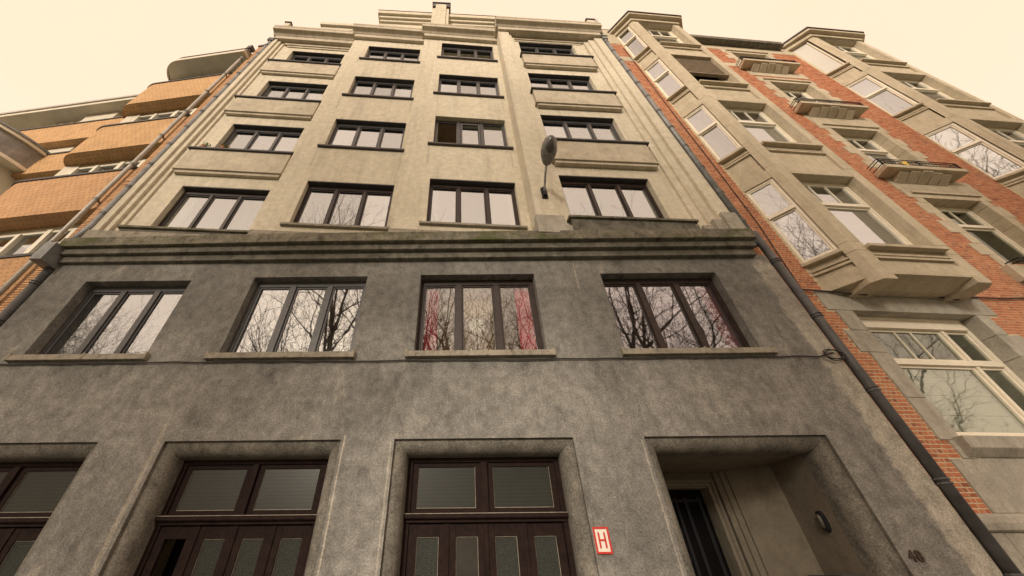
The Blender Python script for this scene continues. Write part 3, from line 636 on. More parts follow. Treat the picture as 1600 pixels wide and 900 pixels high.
hd.add(pts, [(i * NA + j, i * NA + (j + 1) % NA, (i + 1) * NA + (j + 1) % NA, (i + 1) * NA + j) for i in range(NS) for j in range(NA)] + [tuple(range(NA)), tuple(range(NS * NA, NS * NA + NA))], raw=True)
hd.build('lamp_head', M['lamp_metal'], lp, smooth=True)
hd = MB(); pts = []
for i in range(9):
    t = .32 + .6 * i / 8; w_ = .115 * math.sin(math.pi * (i + .35) / 8.7) ** .6
    for j in range(9): q = math.pi + math.pi * j / 8; pts.append(tuple(A + d * t + sd_ * w_ * math.cos(q) + up * (w_ * .75 * math.sin(q) - .035)))
hd.add(pts, [(i * 9 + j, i * 9 + j + 1, (i + 1) * 9 + j + 1, (i + 1) * 9 + j) for i in range(8) for j in range(8)], raw=True)
hd.build('lamp_bowl', simple('dull_polycarbonate', (.11, .10, .09), .2, 0, .2, 20, spec=.6), lp, smooth=True)
def cable(pts, r, label, fr=W0, name='cable', sag=.01, group=None):
    P = []
    for i in range(len(pts) - 1):
        a_, b_ = pts[i], pts[i + 1]; n = max(2, int((Vector(b_) - Vector(a_)).length / .25))
        for k in range(n):
            t = k / n; P.append((a_[0] + (b_[0] - a_[0]) * t, a_[1] + (b_[1] - a_[1]) * t, a_[2] + (b_[2] - a_[2]) * t + random.uniform(-sag, sag)))
    P.append(pts[-1])
    return tag(MB(fr).tube(P, r, 6).build(name, M['cable'], smooth=True), label, 'cable', group)
cable([(-7.8, -.03, 5.09), (-5, -.03, 5.10), (-1.7, -.03, 5.09), (1.5, -.03, 5.09), (4.9, -.03, 5.09), (5.5, -.03, 5.09), (5.75, -.04, 5.14)], .011, 'thin black cable run along the grey wall just under the first floor sills')
P = []
for k in range(46): q = k * .42; rr = .13 + .02 * math.sin(k * .7); P.append((5.72 + rr * 1.1 * math.cos(q), -.05 - .002 * k * .3, 5.10 + rr * .65 * math.sin(q) + .004 * math.sin(k)))
tag(MB().tube(P, .009, 5).build('cable_coil', M['cable'], smooth=True), 'loose black cable coil hanging beside the right hand rainwater pipe', 'cable')
# plants on the coping of the left bay
def plant(fr, s, y, z, label, hasflower, n=90, rad=.12):
    t = thing('balcony_plant', label, 'plant', fr.P(s, y, z), 'plants on the balcony coping')
    m = MB(fr)
    m2 = MB(fr)
    for i in range(n):
        q = random.uniform(0, 6.28); r_ = rad * random.random() ** .5; zz = z + .04 + random.uniform(0, .16); l = random.uniform(.03, .06)
        c_ = Vector((s + r_ * math.cos(q), y + r_ * .5 * math.sin(q), zz)); dx = Vector((random.uniform(-1, 1), random.uniform(-1, 1), random.uniform(-.3, 1))).normalized() * l; dy = dx.cross(Vector((random.random(), .3, random.random()))).normalized() * l * .4
        (m2 if hasflower and i % 4 == 0 else m).add([tuple(c_), tuple(c_ + dx * .5 + dy), tuple(c_ + dx), tuple(c_ + dx * .5 - dy)], [(0, 1, 2, 3)])
    m.build('leaves', M['leaf'], t)
    if hasflower: m2.build('flowers', M['petal'], t)
    MB(fr).tube([(s, y, z), (s, y, z + .07)], .06, 10, .075).build('pot', simple('terracotta_pot', (.35, .14, .07), .8), t)
plant(BAY[1], .72, .0, 11.535, 'small green plant on the coping left of the second floor window', False)
plant(BAY[1], 1.22, .0, 11.535, 'green plant with orange flowers on the coping before the second floor window', True)

# ================================================================== RED BRICK BUILDING (right)
RB = Fr((5.95, .25), 4.5)
redb = thing('brick_building', 'red brick apartment house with yellow sandstone bay windows and a grey stone ground floor', 'building', RB.P(6, 5, 0))
C2 = [(6.12 + 3.72 * k, 8.02 + 1.92 + 3.72 * k) for k in range(4)]   # middle window rows
C2 = [(4.05 + 3.62, 9.93), (11.05, 13.54), (14.75, 17.12), (18.5, 20.2)]
GW = (1.14, 3.6, 3.98, 6.2)
holes = [(GW[0] - .03, GW[1] + .03, GW[2] - .03, GW[3] + .03, .32)] + [(5.83, 7.51, a - .03, b + .03, .35) for a, b in C2] + [(5.57, 7.93, 3.95, 6.23, .35)]
wl = MB(RB).wall(-.1, 14.5, 0, 21.2, holes)
wl.add([(-.1, 0, 0), (-.1, 0, 21.2), (-.1, 2, 21.2), (-.1, 2, 0)], [(0, 1, 2, 3)])
bwall = wl.build('brick_wall', M['mortar'], redb)
MB(RB).box(-.1, 14.5, 3, 12, 0, 21.2).build('core_wall', M['stone'], redb)
# stone zones (s0,s1,z0,z1) where no bricks are laid
zones = []
def stone(s0, s1, z0, z1, y=-.015, mat='stone', name='stone_block', zone=True, par=None, yb=.01, bev=.006):
    if zone: zones.append((s0, s1, z0, z1))
    return MB(RB).box(s0 + .003, s1 - .003, y, yb, z0 + .003, z1 - .003).build(name, M[mat], par or redb, bevel=bev)
# ground floor: quoins beside the window
q = [3.04, 3.68, 3.93, 4.55, 5.33, 5.76, 6.19]
left_edge = [.71, .92, .80, .80, .66, .80]
def stoned(s0, s1, z0, z1, **k): return stone(s0, s1, z0, z1, mat='bluestone', y=-.02, yb=.32, **k)
for i in range(6): stoned(left_edge[i], GW[0], q[i], q[i + 1])
for i, e in enumerate([3.95, 3.9, 4.05, 3.9, 4.08, 3.85]): stoned(GW[1], e, q[i], q[i + 1])
stoned(.66, 4.08, 6.19, 6.62)
for i, e in enumerate([5.1, 5.3, 5.1, 5.35, 5.1, 5.3]): stoned(e, 5.6, q[i], q[i + 1])
for i, e in enumerate([8.3, 8.1, 8.3, 8.1, 8.3, 8.1]): stoned(7.9, e, q[i], q[i + 1])
stoned(5.1, 8.4, 6.19, 6.6)
# sill and the panel under it
MB(RB).prof([(-.12, 3.78), (-.14, 3.80), (-.14, 3.96), (.3, 3.99), (.3, 3.7), (-.03, 3.7)], 1.0, 3.75).build('sill', M['bluestone'], redb, bevel=.01)
MB(RB).box(GW[0] + .003, GW[1], -.005, .3, 3.04, 3.70).build('apron_panel', M['bluestone'], redb)
zones.append((GW[0], GW[1], 3.0, 4.0))
# plinth with rounded lip
for i, (a, b) in enumerate(((-.1, .62), (.62, 2.1), (2.1, 3.6), (3.6, 5.1), (5.1, 6.8), (6.8, 8.6), (8.6, 14.5))):
    MB(RB).prof([(.01, 3.035), (-.06, 3.035), (-.095, 3.0), (-.105, 2.93), (-.09, 2.86), (-.05, 2.84), (.01, 2.84)], a + .002, b - .002).build('stone_block', M['bluestone'], redb)
    z = 2.84
    for hgt in (.42, .5, .5, .6, .8):
        zl = max(0, z - hgt); MB(RB).box(a + .003, b - .003, -.03, .01, zl + .003, z - .003).build('stone_block', M['bluestone'], redb, bevel=.006); z = zl
zones.append((-.2, 15, 0, 3.04))
# ground floor window of the brick house
def white_window(par, fr, s0, s1, z0, z1, y, gm, transom, mull_s, small, blind=None, boxtop=0., fw=.08, sw=.045):
    f = MB(fr); fd = .08; zt = z1 - boxtop
    f.box(s0, s0 + fw, y, y + fd, z0, z1).box(s1 - fw, s1, y, y + fd, z0, z1).box(s0 + fw, s1 - fw, y + .002, y + fd, z0, z0 + fw)
    if boxtop:
        nb = max(3, int(boxtop / .06))
        for k in range(nb): f.box(s0 + fw, s1 - fw, y - .05 + .012 * (k % 3), y + fd, zt + boxtop * k / nb + .002, zt + boxtop * (k + 1) / nb)
    else: f.box(s0 + fw, s1 - fw, y + .002, y + fd, zt - fw, zt)
    zz = zt if boxtop else zt - fw
    f.box(s0 + fw, s1 - fw, y - .03, y + fd - .004, transom - .045, transom + .045)
    cells = []
    ss = [s0 + fw] + mull_s + [s1 - fw]
    for i in range(len(ss) - 1):
        a_ = ss[i] + (.035 if i else 0); b_ = ss[i + 1] - (.035 if i < len(ss) - 2 else 0)
        cells += [(a_, b_, z0 + fw, transom - .045, 0), (a_, b_, transom + .045, zz, 1)]
    for s in mull_s: f.box(s - .035, s + .035, y - .012, y + fd - .006, z0 + fw, zz)
    for a_, b_, c_, d_, up_ in cells:
        q_ = sw
        f.box(a_, a_ + q_, y + .02, y + .065, c_, d_).box(b_ - q_, b_, y + .02, y + .065, c_, d_).box(a_ + q_, b_ - q_, y + .021, y + .065, c_, c_ + q_).box(a_ + q_, b_ - q_, y + .021, y + .065, d_ - q_, d_)
        if up_ and b_ - a_ > small[0]:
            for t in small[1]: f.box(a_ + (b_ - a_) * t - .012, a_ + (b_ - a_) * t + .012, y + .025, y + .06, c_ + q_, d_ - q_)
    o = f.build('window', M['cream'], par)
    for i, (a_, b_, c_, d_, up_) in enumerate(cells):
        MB(fr).box(a_ + .01, b_ - .01, y + .045, y + .05, c_ + .01, d_ - .01).build('pane', gm, o)
        if blind and i in blind:
            cov = blind[i]; lo = d_ - (d_ - c_) * cov
            bl_ = MB(fr); z_ = lo
            while z_ < d_ - .02: bl_.box(a_ + .03, b_ - .03, y + .12, y + .13, z_ + .012, min(z_ + .33, d_)); z_ += .33
            if bl_.v: bl_.build("blind", M["blind"], o)
    rm = MB(fr); a_, b_, c_, d_, e0, e1 = s0 + .01, s1 - .01, y + .09, y + 1.2, z0 + .01, z1 - .01
    rm.add([(a_, c_, e0), (b_, c_, e0), (b_, d_, e0), (a_, d_, e0), (a_, c_, e1), (b_, c_, e1), (b_, d_, e1), (a_, d_, e1)], [(0, 1, 2, 3), (4, 7, 6, 5), (2, 3, 7, 6), (1, 2, 6, 5), (3, 0, 4, 7)])
    rm.build('room', M['interior'], o); return o
white_window(redb, RB, GW[0], GW[1], GW[2], GW[3], .22, M['glass_old'], 5.28, [1.42, 2.98], (.8, (.38, .6)), blind={2: 1.0, 4: .0, 0: 1.0}, boxtop=.24, fw=.1)
white_window(redb, RB, 5.6, 7.9, 3.98, 6.2, .25, M['glass_right'], 5.3, [6.0, 7.5], (.8, (.33, .66)), boxtop=.2)
# ----- sandstone around the middle windows, with teeth into the brick
TE = [(.36, .0), (.36, .16), (.36, .0), (.4, .2), (.3, .02), (.42, .16)]
for k, (a, b) in enumerate(C2):
    z = a - .15; i = 0
    while z < b - .02:
        h = TE[i % 6][0]; ex = TE[i % 6][1]; zt = min(z + h, b)
        stone(5.62 - ex, 5.86, z, zt, yb=.35); stone(7.48, 7.72 + ex, z, zt, yb=.35); z = zt; i += 1
    stone(5.5, 7.86, b, b + .42, yb=.35)
    MB(RB).box(5.7, 7.66, -.06, -.016, b + .16, b + .24).build('lintel_moulding', M['stone'], redb, bevel=.008)
    blinds = {3: {0: 1.0, 1: 1.0, 2: 1.0, 3: 1.0}, 2: {1: .9}, 1: {}, 0: {}}[k]
    white_window(redb, RB, 5.86, 7.48, a, b, .24, M['glass_right'] if k else M['glass_old'], a + (b - a) * .66, [6.25], (.6, (.5,)), blind=blinds, boxtop=.0, fw=.09)
    if k > 0:
        zb = a - .32
        stone(5.45, 7.9, zb - .5, zb + .02)
        sl = MB(RB).plan([(5.24, -.015), (5.18, -.36), (7.56, -.36), (7.50, -.015)], zb, zb + .14)
        bal = sl.build('balcony_slab', M['stone'], redb, bevel=.01)
        for j in range(5):
            x = 5.60 + j * .31; dd = .32 - .03 * abs(j - 2)
            MB(RB).prof([(-.015, zb - .002), (-dd, zb - .002), (-dd, zb - .05), (-.03, zb - .20), (-.015, zb - .20)], x, x + .275).build('corbel', M['stone'], bal, bevel=.006)
        rl = MB(RB); zt = zb + .14
        def rail(p0, p1, r=.012): rl.tube([p0, p1], r, 5)
        for zz in (zt + .06, zt + .20, zt + .28):
            rail((5.26, -.02, zz), (5.22, -.33, zz)); rail((5.22, -.33, zz), (7.52, -.33, zz)); rail((7.52, -.33, zz), (7.48, -.02, zz))
        for j in range(23): x = 5.24 + j * .1; rail((x, -.33, zt + .06), (x, -.33, zt + .20), .007)
        for x in (5.22, 6.35, 7.52): rail((x, -.33, zt), (x, -.33, zt + .28), .016)
        rl.build('railing', M['iron'], bal)
        if k == 1:
            tag(MB(RB).tube([(5.95, -.25, zt), (5.95, -.25, zt + .2)], .09, 14, .11).build('bucket', M['yellow'], None), 'yellow plastic bucket on the lowest visible sandstone balcony of the brick house', 'bucket')
# low balcony railing at the right edge
rl = MB(RB)
for zz in (7.55, 7.62, 7.30):
    rl.tube([(5.75, -.01, zz), (5.78, -.2, zz)], .014, 5).tube([(5.78, -.2, zz), (7.6, -.2, zz)], .014, 5)
for j in range(18): rl.tube([(5.80 + j * .1, -.2, 7.3), (5.80 + j * .1, -.2, 7.55)], .008, 4)
rl.build('railing', M['iron'], redb)
stone(5.5, 7.8, 7.08, 7.5, y=-.12)
# string courses and parapet
stone(-.1, .9, 18.1, 18.55); stone(-.1, .9, 20.05, 21.9); stone(4.2, 9.05, 20.5, 21.2, name='frieze'); stone(4.2, 5.6, 18.5, 18.85)
MB(RB).box(3.9, 8.6, -.28, .3, 20.95, 21.25).build('roof_cornice', M['cornice'], redb, bevel=.01)
pr_ = MB(RB)
for j in range(40): pr_.tube([(4.0 + j * .12, -.2, 21.25), (4.0 + j * .12, -.2, 21.5)], .01, 4)
pr_.tube([(4.0, -.2, 21.5), (8.7, -.2, 21.5)], .015, 5); pr_.build('roof_railing', M['zinc'], redb)
pr_ = MB(RB)
for j in range(8): pr_.tube([(-.1 + j * .14, .1, 21.9), (-.1 + j * .14, .1, 22.4)], .012, 4)
pr_.tube([(-.1, .1, 22.4), (1.0, .1, 22.4)], .015, 5); pr_.build('roof_railing', M['zinc'], redb)
MB(RB).box(7.6, 8.7, .1, .8, 21.2, 22.1).build('parapet_block', M['stone'], redb, bevel=.01)
MB(RB).box(8.9, 9.4, .3, 1.0, 21.2, 22.6).box(8.95, 9.35, .35, .95, 22.6, 22.75).build('chimney', M['zinc_light'], redb, bevel=.01)
# ----- bay windows
def bay(s0, s1, s2, s3, d, tag_name, special):
    """plan: wall s0 -> front corners s1,s2 at depth -d -> wall s3"""
    bp = MB(RB)
    plan = [(s0, .02), (s1, -d), (s2, -d), (s3, .02)]
    FLZ = [(7.33, 9.72), (11.05, 13.52), (14.80, 17.27), (18.38, 21.05)]
    bottom, top = 6.58, 21.3
    def off(poly, e):  # grow outwards
        (a0, b0), (a1, b1), (a2, b2), (a3, b3) = poly
        return [(a0 - e * 1.1, b0), (a1 - e * .6, b1 - e), (a2 + e * .6, b2 - e), (a3 + e * 1.1, b3)]
    root = MB(RB).plan(off(plan, -.02), bottom + .05, bottom + .3).build('bay', M['stone'], redb)
    # splayed foot under the bay: soffit sloping back to the wall with ribs
    ft = MB(RB); z1, z0 = bottom + .05, bottom - .02
    a0, a1, a2, a3 = plan; P_ = off(plan, .0)
    ft.add([(a0[0], .02, z1), (a1[0], a1[1], z1), (a2[0], a2[1], z1), (a3[0], .02, z1), (a0[0] + .16, .02, z0 - .0), (a1[0] + .12, -.22, z0 - .03), (a2[0] - .12, -.22, z0 - .03), (a3[0] - .16, .02, z0 - .0)],
           [(0, 1, 5, 4), (1, 2, 6, 5), (2, 3, 7, 6), (4, 5, 6, 7), (0, 3, 2, 1)])
    ft.build('bay_foot', M['stone'], root)
    # rib blocks below the two corner piers
    for (sa, sg) in ((a1[0], 1), (a2[0], -1)):
        rb_ = MB(RB); w1 = .27 * sg
        pts = [(sa - .12 * sg, -d + .14), (sa, -d), (sa + w1, -d), (sa + w1 + .0, .0), (sa - .12 * sg, .0)]
        if sg < 0: pts = pts[::-1]
        rb_.plan(pts, bottom - .10, bottom + .02); rb_.build('bay_rib', M['stone'], root, bevel=.006)
    # corner piers with joints
    pw = .26; ux, uy = (a0[0] - a1[0]), (a0[1] - a1[1]); ln = math.hypot(ux, uy); ux /= ln; uy /= ln
    def pier(mirror):
        z = bottom; 
        levels = [bottom, 7.18, 7.42, 10.05, 11.1, 13.75, 14.85, 17.5, 18.55, top]
        for i in range(len(levels) - 1):
            e = .012 if levels[i] in (7.18,) else 0.
            if not mirror:
                pl_ = [(a1[0] + ux * .17, a1[1] + uy * .17), (a1[0], a1[1]), (a1[0] + pw, a1[1]), (a1[0] + pw, a1[1] + .22), (a1[0] + ux * .17 + .2, a1[1] + uy * .17 + .02)]
            else:
                pl_ = [(a2[0] - pw, a2[1] + .22), (a2[0] - pw, a2[1]), (a2[0], a2[1]), (a2[0] - ux * .17, a2[1] + uy * .17), (a2[0] - ux * .17 - .2, a2[1] + uy * .17 + .02)]
            MB(RB).plan(pl_, levels[i] + .003, levels[i + 1] - .003).build('pier_stone', M['stone'], root, bevel=.004)
    pier(False); pier(True)
    pa_ = .17
    # local frames for the three faces
    def face_frame(A, B):
        pa, pb = RB.P(A[0], A[1], 0), RB.P(B[0], B[1], 0); ang = math.degrees(math.atan2(pb.y - pa.y, pb.x - pa.x)); return Fr((pa.x, pa.y), ang), (pb - pa).length
    faces = [face_frame(a0, a1), face_frame(a1, a2), face_frame(a2, a3)]
    for fi, (ff, ln_) in enumerate(faces):
        lo_s, hi_s = ((.012, ln_ - pa_), (pw, ln_ - pw), (pa_, ln_ - .012))[fi]
        prev = bottom + .02
        for k, (z0, z1) in enumerate(FLZ):
            # spandrel below this window
            sp = MB(ff).box(lo_s, hi_s, .05, .2, prev, z0 - .1)
            sp.box(lo_s, hi_s, -.005, .05, z0 - .34, z0 - .29).box(lo_s, hi_s, .005, .0499, z0 - .25, z0 - .21)
            sp.box(lo_s, hi_s, .002, .05, prev, prev + .28)
            sp.build('spandrel', M['stone'], root, bevel=.004)
            MB(ff).prof([(-.085, z0 - .1), (.3, z0 - .1), (.3, z0), (-.085, z0 - .03)], lo_s - .03, hi_s + (.03 if fi == 1 else 0)).build('coping', M['stone'], root, bevel=.006)
            prev = z1
            y = .22 if fi == 1 else .04
            kw = special.get((fi, k), {})
            if kw.get('shutter'):
                sh = MB(ff); zb_ = z0 + (z1 - z0) * .42
                for q2 in range(int((z1 - zb_) / .055)): sh.box(lo_s, hi_s, .10 + .012 * (q2 % 2), .14, zb_ + q2 * .055, zb_ + q2 * .055 + .05)
                sh.box(lo_s, hi_s, .06, .16, zb_ - .05, zb_ - .002); sh.build('roller_shutter', M['wood_shutter'], root)
            if kw.get('solid'):
                MB(ff).box(lo_s, hi_s, .12, .16, z0, z1).build('shutter', M['blind'], root)
                f_ = MB(ff).box(lo_s, lo_s + .06, .08, .12, z0, z1).box(hi_s - .06, hi_s, .08, .12, z0, z1).build('window', M['cream'], redb); continue
            gm = M['glass_right']
            if fi == 1:
                white_window(root if False else redb, ff, lo_s, hi_s, z0, z1, y, gm, z0 + (z1 - z0) * .64, [], (.5, (.35, .65)), blind=kw.get('blind'), fw=.07)
            else:
                white_window(redb, ff, lo_s, hi_s, z0, z1, y, gm, z0 + (z1 - z0) * .58, [], (9, ()), blind=kw.get('blind'), fw=.06, sw=.035)
            MB(ff).box(lo_s, hi_s, .006, y + .1, z1 - .006, z1 + .02).build('lintel', M['stone'], root)
    # roof slab
    MB(RB).plan(off(plan, .22), top, top + .16).build('bay_roof', M['stone'], root, bevel=.02)
    MB(RB).plan(off(plan, .26), top + .161, top + .24).build('bay_roof_edge', M['flash'], root)
    MB(RB).plan(off(plan, .06), 21.07, top).build('bay_frieze', M['stone'], root)
bay(.9, 1.385, 3.48, 3.97, .6, 'a', {(0, 2): {'blind': {1: 1.0}}, (1, 0): {'blind': {0: 1.0}}, (1, 1): {'blind': {0: 1.0}}, (1, 2): {'shutter': 1}, (1, 3): {'blind': {0: .9}}})
bay(9.05, 9.69, 12.1, 12.7, .6, 'b', {(0, 3): {'solid': 1}, (0, 2): {'blind': {1: 1.0}}, (1, 3): {'blind': {1: 1.0}}})
for (a, b) in ((.9, 3.97), (9.05, 12.7)): zones.append((a, b, 6.62, 21.3))
zones += [(5.86, 7.48, a, b) for a, b in C2] + [(GW[0], GW[1], 3.9, 6.2), (5.6, 7.9, 3.9, 6.2)]
zones.append((4.2, 9.05, 20.5, 21.2))
# vertical soldier bricks by the right of the bay are left to the bond
# ----- bricks in English bond
bricks = []
ch = .06; cw = .164; hw = .082; j = .013
ncourse = int((21.2 - 3.04) / ch)
for c in range(ncourse):
    z0 = 3.04 + c * ch; z1 = z0 + ch - j; step = cw if c % 2 else hw; s = -.1 + (.041 if c % 2 else 0) * 1.0 - (cw if c % 2 else 0)
    zm = (z0 + z1) / 2
    cuts = sorted([(max(a, -.1), b) for a, b, p, q_ in zones if p - .01 < zm < q_ + .01])
    while s < 9.06:
        e = s + step - j; segs = [(max(s, -.1), min(e, 9.05))]
        for a, b in cuts:
            ns_ = []
            for (p, q_) in segs:
                if b <= p or a >= q_: ns_.append((p, q_)); continue
                if a > p: ns_.append((p, a - .004))
                if b < q_: ns_.append((b + .004, q_))
            segs = ns_
        for (p, q_) in segs:
            if q_ - p > .02: bricks.append((p, q_, z0, z1))
        s += step
# whole bricks that show largest become parts of their own
unit = {}
def unit_brick(w_):
    key = round(w_, 3)
    if key not in unit:
        me = bpy.data.meshes.new('brick'); h = ch - j
        a_, b_ = w_ / 2, h / 2; c_ = .004
        v = [(-a_, .008, -b_), (a_, .008, -b_), (a_, .008, b_), (-a_, .008, b_), (-a_, -.008 + c_, -b_), (a_, -.008 + c_, -b_), (a_, -.008 + c_, b_), (-a_, -.008 + c_, b_), (-a_ + c_, -.008, -b_ + c_), (a_ - c_, -.008, -b_ + c_), (a_ - c_, -.008, b_ - c_), (-a_ + c_, -.008, b_ - c_)]
        f = [(0, 1, 5, 4), (1, 2, 6, 5), (2, 3, 7, 6), (3, 0, 4, 7), (4, 5, 9, 8), (5, 6, 10, 9), (6, 7, 11, 10), (7, 4, 8, 11), (8, 9, 10, 11)]
        me.from_pydata(v, [], f); me.materials.append(M['brick']); unit[key] = me
    return unit[key]
bricks.sort(key=lambda b_: (b_[2] > 7.2, b_[0] > 1.0, b_[2]))
near = [b_ for b_ in bricks if b_[0] < 1.0][:300]; nearset = set(near)
for (p, q_, z0, z1) in near:
    o = bpy.data.objects.new('brick', unit_brick(q_ - p)); COL.objects.link(o); o.parent = bwall
    o.location = RB.P((p + q_) / 2, +.004 + random.uniform(-.002, .0015), (z0 + z1) / 2) - WORLD[bwall.name]; o.rotation_euler = (0, random.uniform(-.008, .008), RB.a)
rest = MB(RB); rest.rnd = []
for b_ in bricks:
    if b_ in nearset: continue
    p, q_, z0, z1 = b_; y = -.003 + random.uniform(-.002, .0015)
    rest.add([(p, y, z0), (q_, y, z0), (q_, y, z1), (p, y, z1), (p, .004, z0), (q_, .004, z0), (q_, .004, z1), (p, .004, z1)], [(0, 1, 2, 3), (0, 4, 5, 1), (1, 5, 6, 2), (2, 6, 7, 3), (3, 7, 4, 0)])
    rest.rnd += [random.random()] * 5
rest.build('bricks', M['brick'], bwall, kind='stuff')
# cables on the brick house
cable([(-.02, -.05, 6.35), (.25, -.05, 6.62), (.9, -.05, 6.60), (1.2, -.1, 6.52), (1.5, -.14, 6.47), (1.8, -.05, 6.62), (2.4, -.05, 6.66), (3.0, -.05, 6.62), (3.4, -.1, 6.46), (3.8, -.05, 6.6), (4.6, -.04, 6.6), (6.0, -.04, 6.7), (8.0, -.04, 6.7)], .016, 'thick black cable looping under the sandstone bay foot across the brick house', RB)
cable([(.42, -.03, 6.6), (.60, -.03, 8.5), (.66, -.03, 11.0), (.7, -.03, 14), (.8, -.03, 19.5)], .010, 'thin dark cable climbing the red brick strip beside the bay', RB)

# ================================================================== ORANGE BRICK BUILDING (left)
LB = Fr((-7.95, .1), -6.3)
lefb = thing('curved_building', 'orange brick apartment house with rounded balcony bands at the left edge', 'building', LB.P(-4, 5, 0))
MB(LB).box(-16, -.02, 1.5, 10, 0, 18.2).build('core_wall', M['cream2'], lefb)
def curved_band(sl, sr, d, z0, z1, r, mat, name='brick_band', soff=True, cope=True, wally=.6):
    """parapet whose plan runs along y=-d and rounds back to the wall at its left end"""
    path = [(sr, -d)] + [(sl + r - r * math.sin(R(q_)), -d + r * (1 - math.cos(R(q_)))) for q_ in range(0, 91, 9)] + [(sl, wally)]
    m = MB(LB); m.uv = []; L_ = 0; n = len(path)
    for i in range(n - 1):
        (a_, b_), (c_, e_) = path[i], path[i + 1]; l = math.hypot(c_ - a_, e_ - b_)
        m.add([(a_, b_, z0), (a_, b_, z1), (c_, e_, z1), (c_, e_, z0)], [(0, 1, 2, 3)]); m.uv += [(L_, 0), (L_, z1 - z0), (L_ + l, z1 - z0), (L_ + l, 0)]; L_ += l
    # soffit
    poly = path + [(sr, wally)]; k = len(poly)
    m.add([(a_, b_, z0) for a_, b_ in poly], [tuple(range(k))[::-1]]); m.uv += [(a_, b_) for a_, b_ in poly][::-1]
    m.add([(a_, b_, z1) for a_, b_ in poly], [tuple(range(k))]); m.uv += [(a_, b_) for a_, b_ in poly]
    m.add([(sr, -d, z0), (sr, wally, z0), (sr, wally, z1), (sr, -d, z1)], [(0, 1, 2, 3)]); m.uv += [(0, 0), (d + wally, 0), (d + wally, z1 - z0), (0, z1 - z0)]
    o = m.build(name, mat, lefb)
    if cope:
        c = MB(LB); pc = [(sr, -d - .03)] + [(sl + r - (r + .03) * math.sin(R(q_)), -d + r - (r + .03) * math.cos(R(q_))) for q_ in range(0, 91, 9)] + [(sl - .03, wally), (sr, wally)]
        c.plan(pc[::-1], z1 + .002, z1 + .07).build('band_coping', M['flash'], o)
    return o
def ribbon(sl, sr, z0, z1, y, n, style=0):
    w_ = (sr - sl) / n
    for k in range(n):
        a_ = sl + k * w_; f = MB(LB)
        f.box(a_, a_ + .07, y - .03, y + .12, z0, z1).box(a_ + w_ - .07, a_ + w_ - .001, y - .03, y + .12, z0, z1).box(a_ + .07, a_ + w_ - .07, y, y + .1, z1 - .08, z1).box(a_ + .07, a_ + w_ - .07, y, y + .1, z0, z0 + .08)
        m_ = a_ + w_ / 2; f.box(m_ - .05, m_ + .05, y - .05, y + .1, z0 + .08, z1 - .08)
        o = f.build('window', M['cream'], lefb)
        for (p, q_) in ((a_ + .07, m_ - .05), (m_ + .05, a_ + w_ - .07)): MB(LB).box(p, q_, y + .04, y + .046, z0 + .08, z1 - .08).build('pane', M['glass_right'] if random.random() < .5 else M['glass'], o)
        MB(LB).box(a_, a_ + w_, y + .5, y + .52, z0, z1).build('room', M['interior'], o)
# right part: bowed bands, d about .6
SR = -.50
bands = [(6.25, 6.92, 'band_low', -4.6), (8.22, 9.58, 'band_low', -3.9), (10.74, 12.06, 'band', -2.9), (13.45, 14.84, 'band', -2.8)]
curved_band(-6.2, SR, 0, 5.2, 7.67, .7, M['band_low'])
curved_band(-4.6, SR, 0, 9.15, 10.74, .7, M['band_low'])
curved_band(-4.1, SR, 0, 12.08, 13.62, .7, M['band'])
curved_band(-4.3, SR, 0, 15.28, 16.9, .7, M['band'])
for (z0, z1) in ((7.74, 9.15), (10.81, 12.08), (13.69, 15.28), (16.97, 18.6)):
    MB(LB).box(-3.9, SR, .40, .52, z1 - .14, z1 + .02).build('window_head', M['cream2'], lefb)
    ribbon(-3.5, SR, z0 - .3, z1 - .14, .38, 2)
    MB(LB).box(-4.0, -3.5, .36, 1.2, z0 - .6, z1).build('white_pier', M['cream2'], lefb, bevel=.01)
# roof canopy with rounded end
curved_band(-4.15, -.45, .28, 18.3, 18.5, .9, M['cream2'], 'roof_canopy', cope=False, wally=.5)
curved_band(-4.1, -.45, .22, 18.505, 18.7, .9, M['sill'], 'roof_canopy_edge', cope=True, wally=.5)
# left part: flatter bands set back
def flat_band(s0, s1, y, z0, z1, mat, name='brick_band'):
    m = MB(LB); m.uv = []
    for pts, uvs in (([(s0, y, z0), (s1, y, z0), (s1, y, z1), (s0, y, z1)], [(s0, z0), (s1, z0), (s1, z1), (s0, z1)]), ([(s0, y, z0), (s0, y + .7, z0), (s1, y + .7, z0), (s1, y, z0)], [(s0, 0), (s0, .7), (s1, .7), (s1, 0)]),
                     ([(s0, y, z1), (s1, y, z1), (s1, y + .7, z1), (s0, y + .7, z1)], [(s0, 0), (s1, 0), (s1, .7), (s0, .7)])):
        m.add(pts, [(0, 1, 2, 3)]); m.uv += uvs
    o = m.build(name, mat, lefb); MB(LB).box(s0, s1, y - .03, y + .7, z1 + .002, z1 + .07).build('band_coping', M['flash'], o)
YL = .8
flat_band(-13, -4.0, YL, 15.02, 16.36, M['band']); flat_band(-13, -4.0, YL, 12.83, 13.97, M['band']); flat_band(-13, -4.5, YL, 10.3, 11.6, M['band_low'])
for (z0, z1) in ((16.43, 17.75), (14.04, 15.02), (11.67, 12.83)):
    for (a, b) in ((-6.6, -5.0), (-9.8, -8.1)):
        ribbon(a, b, z0 - .2, z1, YL + .42, 2)
    MB(LB).box(-8.1, -6.6, YL + .25, 2, z0 - .2, z1).build('white_pier', M['cream2'], lefb, bevel=.01)
    MB(LB).box(-5.0, -3.6, YL + .25, 2, z0 - .2, z1).build('white_pier', M['cream2'], lefb, bevel=.01)
MB(LB).box(-13, -3.9, YL - .15, 2, 17.75, 17.93).build('eaves_board', M['cream2'], lefb, bevel=.01)
